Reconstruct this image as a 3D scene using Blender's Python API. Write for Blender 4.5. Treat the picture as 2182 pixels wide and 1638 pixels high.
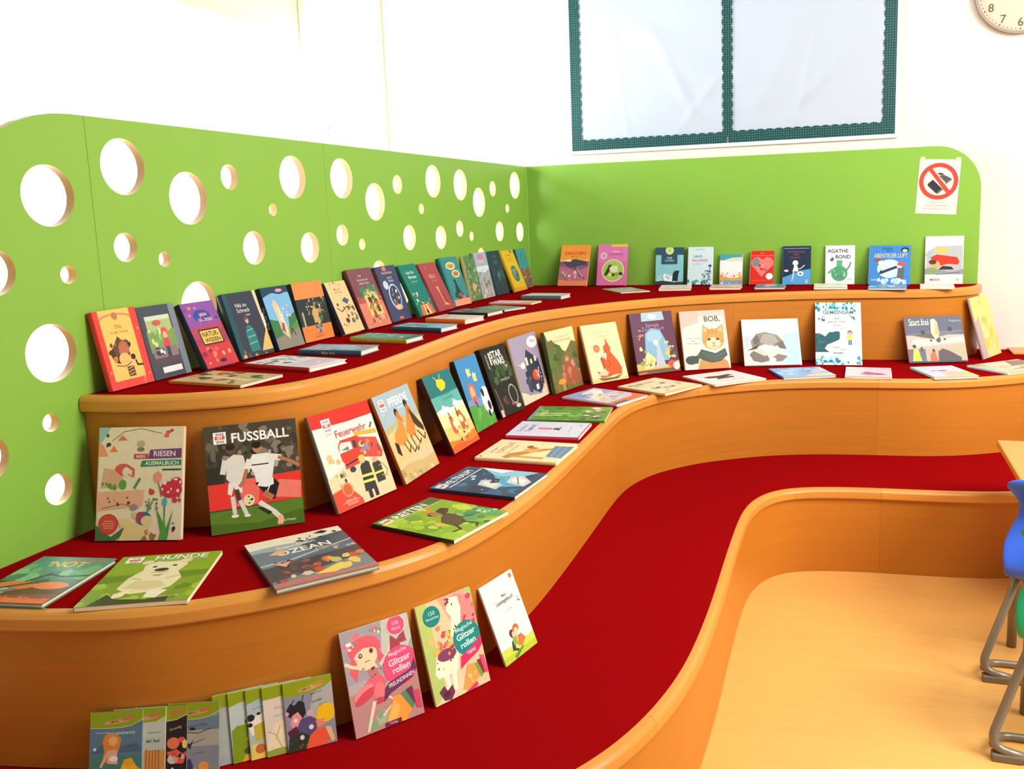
import bpy, math, random
import numpy as np
from mathutils import Vector, Matrix

for o in list(bpy.data.objects):
    bpy.data.objects.remove(o)
SC = bpy.context.scene
COL = SC.collection

# ---------------------------------------------------------------- camera
cam = bpy.data.objects.new('camera', bpy.data.cameras.new('camera'))
COL.objects.link(cam)
SC.camera = cam
_yaw, _pit, _rol = -0.33059797, 0.14923918, -0.03120059
_f = Vector((math.sin(_yaw) * math.cos(_pit), math.cos(_yaw) * math.cos(_pit), -math.sin(_pit)))
_r = Vector((math.cos(_yaw), -math.sin(_yaw), 0))
_u = _r.cross(_f)
_r2 = _r * math.cos(_rol) + _u * math.sin(_rol)
_u2 = -_r * math.sin(_rol) + _u * math.cos(_rol)
M = Matrix((( _r2.x, _u2.x, -_f.x, 1.94679582), (_r2.y, _u2.y, -_f.y, -5.15416477), (_r2.z, _u2.z, -_f.z, 1.53783349), (0, 0, 0, 1)))
cam.matrix_world = M
cam.data.sensor_width = 36
cam.data.sensor_fit = 'HORIZONTAL'
cam.data.lens = 1859.61 / 2182 * 36
cam.data.shift_x = -0.0460
cam.data.shift_y = -0.0378
cam.data.clip_start = 0.05

# ---------------------------------------------------------------- light, world, exposure
SC.view_settings.view_transform = 'Standard'
SC.view_settings.look = 'None'
SC.view_settings.gamma = 1
SC.view_settings.use_curve_mapping = False
SC.view_settings.exposure = 0.0
W = bpy.data.worlds.new('world')
SC.world = W
W.use_nodes = True
W.node_tree.nodes['Background'].inputs[0].default_value = (1.0, 0.96, 0.90, 1)
W.node_tree.nodes['Background'].inputs[1].default_value = 0.30


def area(name, loc, target, sx, sy, power, col):
    l = bpy.data.lights.new(name, 'AREA')
    l.shape = 'RECTANGLE'
    l.size, l.size_y, l.energy, l.color = sx, sy, power, col
    o = bpy.data.objects.new(name, l)
    o.location = loc
    d = Vector(target) - Vector(loc)
    o.rotation_euler = d.to_track_quat('-Z', 'Y').to_euler()
    COL.objects.link(o)
    return o


area('overhead_light', (4.9, -3.0, 3.0), (1.3, -1.0, 0.9), 2.2, 2.0, 205, (1.0, 0.95, 0.88))
area('overhead_light', (2.9, -2.9, 3.25), (2.6, -2.3, 0.0), 1.3, 1.3, 62, (1.0, 0.94, 0.84))  # added fill lamp, brightens the lowest riser and the floor before it

# ---------------------------------------------------------------- materials
def s2l(c):
    return c / 12.92 if c <= 0.04045 else ((c + 0.055) / 1.055) ** 2.4


def hexc(h):
    h = h.strip()
    if len(h) == 3:
        h = ''.join(a + a for a in h)
    return tuple(s2l(int(h[i:i + 2], 16) / 255) for i in (0, 2, 4)) + (1.0,)


MATS = {}


def mat(name, col, rough=0.5, spec=0.4, noise=0.0, nscale=20, bump=0.0, bscale=200, metal=0.0, coat=0.0, stretch=None):
    if name in MATS:
        return MATS[name]
    m = bpy.data.materials.new(name)
    m.use_nodes = True
    nt = m.node_tree
    b = nt.nodes['Principled BSDF']
    c = hexc(col) if isinstance(col, str) else col
    b.inputs['Base Color'].default_value = c
    b.inputs['Roughness'].default_value = rough
    b.inputs['Specular IOR Level'].default_value = spec
    b.inputs['Metallic'].default_value = metal
    b.inputs['Coat Weight'].default_value = coat
    tc = nt.nodes.new('ShaderNodeTexCoord')
    if noise:
        n = nt.nodes.new('ShaderNodeTexNoise')
        n.inputs['Scale'].default_value = nscale
        n.inputs['Detail'].default_value = 6
        src = tc.outputs['Object']
        if stretch:
            mp = nt.nodes.new('ShaderNodeMapping')
            mp.inputs['Scale'].default_value = stretch
            nt.links.new(src, mp.inputs[0])
            src = mp.outputs[0]
        nt.links.new(src, n.inputs['Vector'])
        r = nt.nodes.new('ShaderNodeValToRGB')
        e = r.color_ramp.elements
        e[0].position, e[1].position = 0.3, 0.7
        e[0].color = tuple(max(0, v * (1 - noise)) for v in c[:3]) + (1,)
        e[1].color = tuple(min(1, v * (1 + noise)) for v in c[:3]) + (1,)
        nt.links.new(n.outputs['Fac'], r.inputs[0])
        nt.links.new(r.outputs[0], b.inputs['Base Color'])
    if bump:
        n2 = nt.nodes.new('ShaderNodeTexNoise')
        n2.inputs['Scale'].default_value = bscale
        nt.links.new(tc.outputs['Object'], n2.inputs['Vector'])
        bp = nt.nodes.new('ShaderNodeBump')
        bp.inputs['Strength'].default_value = bump
        bp.inputs['Distance'].default_value = 0.004
        nt.links.new(n2.outputs['Fac'], bp.inputs['Height'])
        nt.links.new(bp.outputs[0], b.inputs['Normal'])
    MATS[name] = m
    return m


def wood(name, col, grain=0.10, rough=0.35, vary=0.05, rot=False):
    """Beech veneer: long fine grain along the U direction of the strip's UVs."""
    m = bpy.data.materials.new(name)
    m.use_nodes = True
    nt = m.node_tree
    b = nt.nodes['Principled BSDF']
    c = hexc(col)
    uv = nt.nodes.new('ShaderNodeUVMap')
    uv.uv_map = 'uv'
    mp = nt.nodes.new('ShaderNodeMapping')
    mp.inputs['Scale'].default_value = (1.2, 55, 1) if not rot else (55, 1.2, 1)
    oi = nt.nodes.new('ShaderNodeObjectInfo')
    nt.links.new(uv.outputs[0], mp.inputs[0])
    n = nt.nodes.new('ShaderNodeTexNoise')
    n.noise_dimensions = '4D'
    n.inputs['Scale'].default_value = 1.6
    n.inputs['Detail'].default_value = 5
    mul = nt.nodes.new('ShaderNodeMath')
    mul.operation = 'MULTIPLY'
    mul.inputs[1].default_value = 37
    nt.links.new(oi.outputs['Random'], mul.inputs[0])
    nt.links.new(mul.outputs[0], n.inputs['W'])
    nt.links.new(mp.outputs[0], n.inputs['Vector'])
    r = nt.nodes.new('ShaderNodeValToRGB')
    e = r.color_ramp.elements
    e[0].position, e[1].position = 0.3, 0.72
    e[0].color = tuple(v * (1 - grain) for v in c[:3]) + (1,)
    e[1].color = tuple(min(1, v * (1 + grain)) for v in c[:3]) + (1,)
    nt.links.new(n.outputs['Fac'], r.inputs[0])
    hs = nt.nodes.new('ShaderNodeHueSaturation')
    mr = nt.nodes.new('ShaderNodeMapRange')
    mr.inputs['To Min'].default_value = 1 - vary
    mr.inputs['To Max'].default_value = 1 + vary
    nt.links.new(oi.outputs['Random'], mr.inputs['Value'])
    nt.links.new(mr.outputs[0], hs.inputs['Value'])
    nt.links.new(r.outputs[0], hs.inputs['Color'])
    nt.links.new(hs.outputs[0], b.inputs['Base Color'])
    b.inputs['Roughness'].default_value = rough
    b.inputs['Specular IOR Level'].default_value = 0.35
    MATS[name] = m
    return m


M_WALL = mat('wall_paint', 'eee5dd', 0.9, 0.2, bump=0.05, bscale=120)
M_CARPET = mat('red_carpet', '930a0d', 1.0, 0.0, noise=0.04, nscale=260, bump=0.25, bscale=900)
M_RISER = wood('beech_riser', 'c07725', grain=0.06)
M_NOSE = wood('beech_nosing', 'd7923f', 0.08, 0.3, 0.06)
M_FLOORW = mat('pale_plywood_floor', 'efb260', 0.35, 0.35, noise=0.05, nscale=3, stretch=(1, 14, 1))
M_GREEN = mat('green_laminate', '86b846', 0.38, 0.35, noise=0.015, nscale=5)
M_PLY = mat('plywood_edge', 'd8bc90', 0.6, 0.3, noise=0.15, nscale=6, stretch=(120, 1, 1))
M_WHITE = mat('white_lacquer', 'f4f4f4', 0.5, 0.3)


# ---------------------------------------------------------------- object helpers
def link(o, parent=None):
    COL.objects.link(o)
    if parent is not None:
        o.parent = parent
    return o


def tag(o, label=None, cat=None, group=None, kind=None):
    if label: o['label'] = label
    if cat: o['category'] = cat
    if group: o['group'] = group
    if kind: o['kind'] = kind
    return o


def empty(name, loc=(0, 0, 0), label=None, cat=None, group=None, mw=None):
    o = bpy.data.objects.new(name, None)
    o.empty_display_size = 0.05
    COL.objects.link(o)
    if mw is not None:
        o.matrix_world = mw
    else:
        o.location = loc
    return tag(o, label, cat, group)


def meshobj(name, V, F, mats, parent=None, fm=None, smooth=False, uvs=None):
    me = bpy.data.meshes.new(name)
    me.from_pydata([tuple(v) for v in V], [], F)
    for m in (mats if isinstance(mats, (list, tuple)) else [mats]):
        me.materials.append(m)
    if fm:
        me.polygons.foreach_set('material_index', fm)
    if smooth:
        me.polygons.foreach_set('use_smooth', [True] * len(F))
    if uvs:
        ul = me.uv_layers.new(name='uv')
        k = 0
        for p in me.polygons:
            for li in p.loop_indices:
                ul.data[li].uv = uvs[me.loops[li].vertex_index]
    me.update()
    o = bpy.data.objects.new(name, me)
    return link(o, parent)


class MB:
    """collects shapes of one part"""
    def __init__(s):
        s.V, s.F = [], []

    def box(s, a, b):
        x0, y0, z0 = a
        x1, y1, z1 = b
        i = len(s.V)
        s.V += [(x0, y0, z0), (x1, y0, z0), (x1, y1, z0), (x0, y1, z0), (x0, y0, z1), (x1, y0, z1), (x1, y1, z1), (x0, y1, z1)]
        s.F += [tuple(i + k for k in f) for f in ((0, 3, 2, 1), (4, 5, 6, 7), (0, 1, 5, 4), (1, 2, 6, 5), (2, 3, 7, 6), (3, 0, 4, 7))]
        return s

    def tube(s, pts, r, n=12, cap=True):
        P = [Vector(p) for p in pts]
        rr = r if isinstance(r, (list, tuple)) else [r] * len(P)
        base = len(s.V)
        nrm = None
        for i, p in enumerate(P):
            t = (P[min(i + 1, len(P) - 1)] - P[max(i - 1, 0)]).normalized()
            if nrm is None:
                nrm = t.orthogonal().normalized()
            else:
                nrm = (nrm - t * nrm.dot(t)).normalized()
            bn = t.cross(nrm)
            for k in range(n):
                a = 2 * math.pi * k / n
                s.V.append(tuple(p + (nrm * math.cos(a) + bn * math.sin(a)) * rr[i]))
        for i in range(len(P) - 1):
            for k in range(n):
                a, b = base + i * n + k, base + i * n + (k + 1) % n
                s.F.append((a, b, b + n, a + n))
        if cap:
            s.F.append(tuple(base + k for k in reversed(range(n))))
            e = base + (len(P) - 1) * n
            s.F.append(tuple(e + k for k in range(n)))
        return s

    def prism(s, pts, z0, z1, ax=2):
        i = len(s.V)
        n = len(pts)
        for z in (z0, z1):
            for p in pts:
                q = list(p)
                q.insert(ax, z)
                s.V.append(tuple(q))
        s.F.append(tuple(i + k for k in reversed(range(n))))
        s.F.append(tuple(i + n + k for k in range(n)))
        for k in range(n):
            s.F.append((i + k, i + (k + 1) % n, i + n + (k + 1) % n, i + n + k))
        return s

    def build(s, name, m, parent=None, smooth=False, bevel=0.0):
        o = meshobj(name, s.V, s.F, m, parent, smooth=smooth)
        if bevel:
            md = o.modifiers.new('bevel', 'BEVEL')
            md.width = bevel
            md.segments = 2
            md.limit_method = 'ANGLE'
        return o


def fillcurve(outlines, extrude=0.0):
    """2-D outlines with holes -> (verts, faces) through a filled curve"""
    cu = bpy.data.curves.new('tmp', 'CURVE')
    cu.dimensions = '2D'
    cu.fill_mode = 'BOTH'
    cu.extrude = extrude
    for pts in outlines:
        sp = cu.splines.new('POLY')
        sp.points.add(len(pts) - 1)
        for q, p in zip(sp.points, pts):
            q.co = (p[0], p[1], 0, 1)
        sp.use_cyclic_u = True
    ob = bpy.data.objects.new('tmp', cu)
    me = ob.to_mesh()
    V = [tuple(v.co) for v in me.vertices]
    F = [tuple(p.vertices) for p in me.polygons]
    N = [tuple(p.normal) for p in me.polygons]
    ob.to_mesh_clear()
    bpy.data.objects.remove(ob)
    bpy.data.curves.remove(cu)
    return V, F, N


# ---------------------------------------------------------------- the place: shell
STEP = 0.3672


def struct(o):
    o['kind'] = 'structure'
    return o


struct(MB().box((-1.75, 0.09, 0), (6.5, 0.24, 3.3)).build('wall_back', M_WALL))
fl = struct(MB().box((-1.75, -7.5, -0.05), (6.5, 0.09, 0)).build('floor', M_FLOORW))
# window wall on the far left, behind the perforated partition
wl = MB()
wl.box((-1.75, -6.5, 0), (-1.6, 0.09, 0.25))
wl.box((-1.75, -6.5, 2.75), (-1.6, 0.09, 3.3))
wl.box((-1.75, -6.5, 0.25), (-1.6, -3.4, 2.75))
wl.box((-1.75, 0.03, 0.25), (-1.6, 0.09, 2.75))
struct(wl.build('wall_left', M_WALL))
wn = struct(empty('window_1', (0, 0, 0)))
fr = MB()
for a, b in (((-1.72, -3.4, 0.25), (-1.63, 0.03, 0.32)), ((-1.72, -3.4, 2.68), (-1.63, 0.03, 2.75)), ((-1.72, -3.4, 0.32), (-1.63, -3.33, 2.68)), ((-1.72, -0.04, 0.32), (-1.63, 0.03, 2.68)), ((-1.72, -1.83, 0.32), (-1.63, -1.76, 2.68))):
    fr.box(a, b)
fr.build('window_frame', M_WHITE, wn)
# added glowing sheet over the window, stands in for bright daylight outside
gl = bpy.data.materials.new('daylight_glow')
gl.use_nodes = True
g = gl.node_tree.nodes['Principled BSDF']
g.inputs['Base Color'].default_value = (.9, .9, .9, 1)
g.inputs['Emission Color'].default_value = (0.88, 0.95, 1.0, 1)
g.inputs['Emission Strength'].default_value = 11.0
MB().box((-1.622, -3.36, 0.29), (-1.618, 0.0, 2.72)).build('glow_sheet', gl, wn)

# ---------------------------------------------------------------- curved seating tiers
C3 = [(-.2,-3.4),(0,-3.395),(.12,-3.385),(.24,-3.345),(.36,-3.28),(.44,-3.205),(.49,-3.11),(.525,-2.95),(.535,-2.78),(.51,-2.4),(.485,-1.95),(.505,-1.62),(.58,-1.38),(.725,-1.12),(.89,-.9),(1.08,-.72),(1.33,-.56),(1.65,-.42),(1.93,-.36),(2.15,-.34),(2.34,-.305),(2.47,-.22),(2.545,-.1),(2.56,0)]
C2 = [(-.2,-3.92),(0,-3.895),(.207,-3.861),(.322,-3.833),(.433,-3.803),(.54,-3.755),(.65,-3.675),(.76,-3.58),(.88,-3.44),(.95,-3.32),(1.0,-3.18),(1.025,-3.01),(1.037,-2.83),(1.037,-2.63),(1.03,-2.35),(1.02,-2.05),(1.012,-1.8),(1.025,-1.61),(1.08,-1.44),(1.15,-1.33),(1.25,-1.21),(1.38,-1.11),(1.56,-1.0),(1.77,-.93),(1.97,-.895),(2.13,-.875),(2.3,-.85),(2.49,-.78),(2.7,-.645),(2.87,-.48),(3.02,-.3),(3.15,-.15)]
C1 = [(-.2,-4.45),(0,-4.42),(.25,-4.38),(.5,-4.3),(.75,-4.17),(1.0,-3.98),(1.2,-3.79),(1.33,-3.64),(1.43,-3.49),(1.5,-3.3),(1.54,-3.08),(1.55,-2.85),(1.55,-2.6),(1.543,-2.345),(1.54,-2.1),(1.54,-1.88),(1.56,-1.7),(1.62,-1.56),(1.72,-1.475),(1.88,-1.43),(2.06,-1.405),(2.24,-1.39),(2.46,-1.36),(2.62,-1.31),(2.85,-1.2),(3.1,-1.05),(3.4,-.85)]


def smooth(P, n=8):
    P = [np.array(a, float) for a in P]
    o = []
    for i in range(len(P) - 1):
        a, b, c, d = P[max(i - 1, 0)], P[i], P[i + 1], P[min(i + 2, len(P) - 1)]
        for k in range(n):
            t = k / n
            o.append(.5 * ((2 * b) + (c - a) * t + (2 * a - 5 * b + 4 * c - d) * t * t + (3 * b - a - 3 * c + d) * t ** 3))
    o.append(P[-1])
    o = np.array(o)
    for _ in range(3 * n):
        o[1:-1] = .25 * o[:-2] + .5 * o[1:-1] + .25 * o[2:]
    return o


def offs(C, d):
    t = np.gradient(C, axis=0)
    t /= np.linalg.norm(t, axis=1)[:, None]
    return C + np.stack([t[:, 1], -t[:, 0]], 1) * d


def arcs(C):
    return np.concatenate([[0], np.cumsum(np.linalg.norm(np.diff(C, axis=0), axis=1))])


def sweep(name, C, prof, m, parent, s0, s1, smooth_=True):
    """sweep a closed (offset, z) profile along part of curve C, arc length s0..s1"""
    S_ = arcs(C)
    ss = np.concatenate([[s0], S_[(S_ > s0 + .004) & (S_ < s1 - .004)], [s1]])
    n = len(prof)
    V, UV = [], []
    pl = np.concatenate([[0], np.cumsum([math.dist(prof[i], prof[i + 1]) for i in range(n - 1)])])
    for k, (d, z) in enumerate(prof):
        K = offs(C, d)
        xs, ys = np.interp(ss, S_, K[:, 0]), np.interp(ss, S_, K[:, 1])
        for i in range(len(ss)):
            V.append((xs[i], ys[i], z))
            UV.append((ss[i], pl[k]))
    m_ = len(ss)
    F = []
    for k in range(n):
        k2 = (k + 1) % n
        for i in range(m_ - 1):
            F.append((k * m_ + i, k2 * m_ + i, k2 * m_ + i + 1, k * m_ + i + 1))
    F.append(tuple(k * m_ for k in reversed(range(n))))
    F.append(tuple(k * m_ + m_ - 1 for k in range(n)))
    o = meshobj(name, V, F, m, parent, uvs=UV)
    if smooth_:
        o.data.polygons.foreach_set('use_smooth', [True] * (len(F) - 2) + [False] * 2)
        md = o.modifiers.new('es', 'EDGE_SPLIT')
        md.split_angle = math.radians(28)
    return o


def clipx(C, x0):
    """start the curve where it meets the green partition at x=x0"""
    i = np.argmax(C[:, 0] > x0)
    t = (x0 - C[i - 1, 0]) / (C[i, 0] - C[i - 1, 0])
    return np.vstack([C[i - 1] + t * (C[i] - C[i - 1]), C[i:]])


K3, K2, K1 = (clipx(smooth(c), 0.002) for c in (C3, C2, C1))
K3[-1] = (2.56, -0.002)


def at(K, *pts):
    S_ = arcs(K)
    return [float(S_[np.argmin(np.linalg.norm(K - np.array(q), axis=1))]) for q in pts]


def tier(z, K, nose_cuts, riser_cuts, label, back):
    t = empty('seating_tier', (0, 0, 0), label, 'seating tier', 'carpeted tiers of the curved reading stairs')
    L = arcs(K)[-1]
    P = [(0, z - .02), (0, z), (.010, z), (.017, z - .002), (.023, z - .0065), (.027, z - .014), (.027, z - .038), (.024, z - .043), (.004, z - .043)]
    cuts = [0] + nose_cuts + [L]
    for a, b in zip(cuts[:-1], cuts[1:]):
        sweep('wooden_nosing', K, P, M_NOSE, t, a + (.0004 if a else 0), b - .0004 if b < L else b)
    R = [(.000, z - .0468), (.013, z - .0468), (.013, z - STEP + .001), (.000, z - STEP + .001)]
    cuts = [0] + riser_cuts + [L]
    for a, b in zip(cuts[:-1], cuts[1:]):
        sweep('riser_panel', K, R, M_RISER, t, a + (.00025 if a else 0), b - .00025 if b < L else b)
    pts = [tuple(q) for q in K] + back
    V, F, N = fillcurve([pts])
    zt, zb = z - .001, z - .018
    n = len(V)
    V2 = [(v[0], v[1], zt) for v in V] + [(v[0], v[1], zb) for v in V]
    F2 = [f if N[i][2] > 0 else f[::-1] for i, f in enumerate(F)]
    F2 += [tuple(n + k for k in reversed(f)) for f in F2[:len(F)]]
    meshobj('carpet', V2, F2, M_CARPET, t)
    return t


t3 = tier(3 * STEP, K3, at(K3, (.5, -1.95), (.73, -1.12), (.98, -.8)), at(K3, (1.33, -.56)), 'highest red carpeted tier with beech edge, along the green partition', [(0.002, -0.002)])
t2 = tier(2 * STEP, K2, at(K2, (1.037, -2.63), (1.25, -1.21), (2.05, -.88)), at(K2, (1.012, -1.8), (2.04, -.88)), 'middle red carpeted tier with beech edge, where the large picture books stand', [(3.15, 0.085), (0.002, 0.085)])
t1 = tier(1 * STEP, K1, at(K1, (1.50, -3.3), (1.70, -1.485), (2.05, -1.405)), at(K1, (2.05, -1.405)), 'lowest red carpeted tier, curved beech edge down to the pale floor', [(3.4, 0.085), (0.002, 0.085)])
MB().box((2.735, -0.10, 2 * STEP), (3.15, 0.085, 2 * STEP + .012)).build('back_rail', M_NOSE, t2, bevel=.004)


# ---------------------------------------------------------------- green partitions
def circ(cy, cz, r, n=40):
    return [(cy + r * math.cos(2 * math.pi * k / n), cz + r * math.sin(2 * math.pi * k / n)) for k in range(n)]


def panel(name, outline, holes, thick, place, label, group=None):
    V, F, N = fillcurve([outline] + [circ(*h) for h in holes], thick / 2)
    V = [place(v) for v in V]
    fm = [0 if abs(n[2]) > .7 else 1 for n in N]
    o = meshobj(name, V, F, [M_GREEN, M_PLY], None, fm)
    return tag(o, label, 'partition', group)


TOP = 1.836
HOLES = [(-3.439,1.625,.078),(-3.187,1.707,.078),(-3.207,1.484,.041),(-3.065,1.443,.023),(-2.942,1.622,.08),(-3.406,1.422,.024),(-3.483,1.227,.075),(-3.509,1.051,.024),(-3.509,.874,.041),(-3.612,1.442,.056),(-3.69,1.004,.056),(-2.938,1.288,.078),(-2.747,1.692,.041),(-2.404,1.701,.077),(-2.533,1.585,.022),(-2.651,1.457,.057),(-2.328,1.444,.057),(-2.082,1.706,.079),(-1.833,1.615,.079),(-2.103,1.483,.042),(-1.960,1.441,.024),(-1.634,1.692,.042),(-1.418,1.584,.025),(-1.281,1.715,.078),(-.973,1.704,.079),(-.744,1.616,.079),(-.547,1.692,.043),(-.206,1.718,.079),(-.340,1.582,.026),(-1.548,1.454,.058),(-1.226,1.443,.057),(-1.004,1.481,.042),(-.862,1.438,.025),(-.469,1.452,.057),(-.150,1.440,.058),(-1.836,1.31,.056),(-.748,1.33,.041),(-1.635,1.205,.055),(-2.6,1.22,.04),(-3.76,1.25,.05),(-3.80,.62,.06),(-3.6,.52,.04)]
arc = []
for k in range(0, 19):
    a = math.pi / 2 * k / 18
    arc.append((-3.35 - .60 * math.sin(a), TOP - .93 * (1 - math.cos(a))))
segs = [(-.0005, -2.1968, 'long green partition with round holes, nearest the room corner'), (-2.1982, -3.3036, 'middle green partition section with round holes, behind the leftmost paperbacks'), (-3.305, None, 'rounded end section of the holed green partition at the left edge')]
for y1, y0, lab in segs:
    if y0 is None:
        ol = [(y1, 0.0), (y1, TOP)] + arc + [(-3.95, 0.0)]
        hs = [h for h in HOLES if h[0] < -3.3]
    else:
        ol = [(y1, 0.0), (y1, TOP), (y0, TOP), (y0, 0.0)]
        hs = [h for h in HOLES if y0 < h[0] < y1]
    panel('partition_panel', ol, hs, .027, lambda v: (-.0135 + v[2], v[0], v[1]), lab, 'holed green partition sections')
ol = [(0.0, 3 * STEP - .3), (2.563, 3 * STEP - .3)]
for k in range(0, 13):
    a = math.pi / 2 * k / 12
    ol.append((2.333 + .23 * math.cos(a), TOP - .23 + .23 * math.sin(a)))
ol.append((0.0, TOP))
panel('partition_panel', ol, [], .027, lambda v: (v[0], .0135 + v[2], v[1]), 'plain green back partition without holes, under the noticeboard')

# ---------------------------------------------------------------- white cupboard on the back wall
cb = empty('wall_cupboard', (-1.3, .09, 0), 'tall white cupboard with a slim grey handle behind the holed partition', 'cupboard')
def P2(mb, name, m, parent, **k):
    o = mb.build(name, m, parent, **k)
    o.matrix_parent_inverse = parent.matrix_world.inverted() if False else Matrix.Translation(-Vector(parent.location))
    return o
P2(MB().box((-1.599, .062, 0), (-1.0, .089, 3.2)), 'body', M_WHITE, cb)
dl = P2(MB().box((-1.4965, .045, .05), (-1.004, .061, 3.15)), 'door', M_WHITE, cb, bevel=.002)
P2(MB().box((-1.598, .045, .05), (-1.4985, .061, 3.15)), 'door', M_WHITE, cb, bevel=.002)
hd = MB().tube([(-1.408, .044, 2.09), (-1.408, .022, 2.09), (-1.408, .022, 2.17), (-1.408, .044, 2.17)], .005, 8).build('handle', mat('grey_metal', '8a97a6', .3, .5, metal=.6), dl)

# ---------------------------------------------------------------- noticeboard
bd = empty('noticeboard', (0, 0, 0), 'large noticeboard with white paper and dark teal scalloped dotted border', 'noticeboard')
M_ALU = mat('pale_aluminium', 'e9edf2', .35, .5)
fx0, fx1, fz0, fz1 = .265, 2.145, 1.896, 3.1
f_ = MB()
for a, b in (((fx0, .072, fz0), (fx1, .089, fz0 + .022)), ((fx0, .072, fz1 - .022), (fx1, .089, fz1)), ((fx0, .072, fz0 + .022), (fx0 + .014, .089, fz1 - .022)), ((fx1 - .014, .072, fz0 + .022), (fx1, .089, fz1 - .022))):
    f_.box(a, b)
f_.build('frame', M_ALU, bd, bevel=.002)
M_PAPER = mat('white_display_paper', 'bcc7d8', .6, .3)
nt = M_PAPER.node_tree


def creased(name, x0, x1, z0, z1, seed, folds):
    rnd = random.Random(seed)
    nx, nz = 70, 60
    V = []
    for j in range(nz + 1):
        for i in range(nx + 1):
            x = x0 + (x1 - x0) * i / nx
            z = z0 + (z1 - z0) * j / nz
            h = 0
            for (px, pz, ang, amp, wd) in folds:
                dx, dz = x - px, z - pz
                d = dx * math.cos(ang) + dz * math.sin(ang)
                l = -dx * math.sin(ang) + dz * math.cos(ang)
                h += 1.9 * amp * math.exp(-(d / wd) ** 2) * max(0, min(1, 1 - abs(l) / .5))
            V.append((x, .081 - .001 - max(h, -.001), z))
    F = [(j * (nx + 1) + i, j * (nx + 1) + i + 1, (j + 1) * (nx + 1) + i + 1, (j + 1) * (nx + 1) + i) for j in range(nz) for i in range(nx)]
    n = len(V)
    V += [(v[0], .083, v[2]) for v in V]
    F += [tuple(n + k for k in reversed(f)) for f in F]
    return meshobj('paper_sheet', V, F, M_PAPER, bd, smooth=True)


creased('l', fx0 + .014, 1.228, fz0 + .022, fz1 - .022, 1, [(.95, 2.25, .45, .004, .03), (1.1, 2.2, -.7, .004, .025), (.6, 2.2, .15, .002, .02), (.9, 2.14, 1.62, -.004, .03), (.85, 2.5, .9, .003, .06)])
creased('r', 1.228, fx1 - .014, fz0 + .022, fz1 - .022, 2, [(1.65, 2.2, -.2, .005, .018), (1.75, 2.25, -.75, .005, .03), (1.5, 2.3, -.5, .004, .05), (1.65, 2.09, 1.62, -.005, .035), (1.95, 2.4, -.9, .003, .05), (1.4, 2.2, .9, .003, .04)])
M_BORD = mat('teal_border', '0d4446', .5, .4)
nt = M_BORD.node_tree
tc = nt.nodes.new('ShaderNodeTexCoord')
vo = nt.nodes.new('ShaderNodeTexVoronoi')
vo.inputs['Scale'].default_value = 74
vo.inputs['Randomness'].default_value = .12
lt = nt.nodes.new('ShaderNodeMath'); lt.operation = 'LESS_THAN'; lt.inputs[1].default_value = .2
mx = nt.nodes.new('ShaderNodeMixRGB')
mx.inputs[1].default_value = hexc('0d4446'); mx.inputs[2].default_value = hexc('5f9c98')
sq = nt.nodes.new('ShaderNodeMapping'); sq.inputs['Scale'].default_value = (1, 0, 1)
nt.links.new(tc.outputs['Object'], sq.inputs[0]); nt.links.new(sq.outputs[0], vo.inputs['Vector'])
nt.links.new(vo.outputs['Distance'], lt.inputs[0]); nt.links.new(lt.outputs[0], mx.inputs[0])
nt.links.new(mx.outputs[0], nt.nodes['Principled BSDF'].inputs['Base Color'])


def scallop(a, b, w, y, sides, name='scalloped_border', per=.051, amp=.0085):
    """strip from a to b (x,z); scallops on left(+1) and/or right(-1) of travel"""
    a, b = Vector(a), Vector(b)
    L = (b - a).length
    t = (b - a) / L
    n = Vector((-t.y, t.x))
    def edge(side):
        k = int(L / .004)
        out = []
        for i in range(k + 1):
            s = L * i / k
            q = abs(math.sin(math.pi * s / per)) ** .8 * amp if side in sides else 0
            out.append(a + t * s + n * side * (w / 2 + q - (amp / 2 if side in sides else 0)))
        return out
    pts = edge(-1) + edge(1)[::-1]
    m = MB().prism([tuple(p) for p in pts], y, y + .0012, 1)
    return m.build(name, M_BORD, bd)


scallop((fx0 + .044, fz0 + .022), (fx0 + .044, fz1 - .03), .062, .0745, (-1,))
scallop((fx1 - .044, fz0 + .022), (fx1 - .044, fz1 - .03), .066, .0745, (1,))
scallop((1.226, fz0 + .06), (1.222, fz1 - .03), .052, .0740, (1, -1))
scallop((fx0 + .020, fz0 + .052), (1.222, fz0 + .052), .062, .0730, (1,))
scallop((1.232, fz0 + .054), (fx1 - .02, fz0 + .054), .066, .0730, (1,))
scallop((fx0 + .02, fz1 - .052), (fx1 - .02, fz1 - .052), .062, .0730, (-1,))

# ---------------------------------------------------------------- wall clock
ck = empty('wall_clock', (2.725, .089, 2.61), 'round wall clock with cream face and grey rim on the white wall', 'clock')
def ring(r0, r1, y0, y1, n=72):
    m = MB()
    for k in range(n):
        a0, a1 = 2 * math.pi * k / n, 2 * math.pi * (k + 1) / n
        i = len(m.V)
        for a in (a0, a1):
            for r in (r0, r1):
                for y in (y0, y1):
                    m.V.append((r * math.sin(a), y, r * math.cos(a)))
        m.F += [(i, i + 2, i + 6, i + 4), (i + 1, i + 5, i + 7, i + 3), (i + 2, i + 3, i + 7, i + 6), (i, i + 4, i + 5, i + 1)]
    return m
ring(.208, .222, -.035, 0).build('rim', mat('clock_rim', '8b7c6c', .35, .5, metal=.3), ck, bevel=0)
MB().prism([(.21 * math.sin(2 * math.pi * k / 72), .21 * math.cos(2 * math.pi * k / 72)) for k in range(72)], -.018, -.001, 1).build('face', mat('clock_face', 'd9c9b4', .5, .3), ck)
M_NUM = mat('clock_print', '6d5a48', .6, .2)


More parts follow.
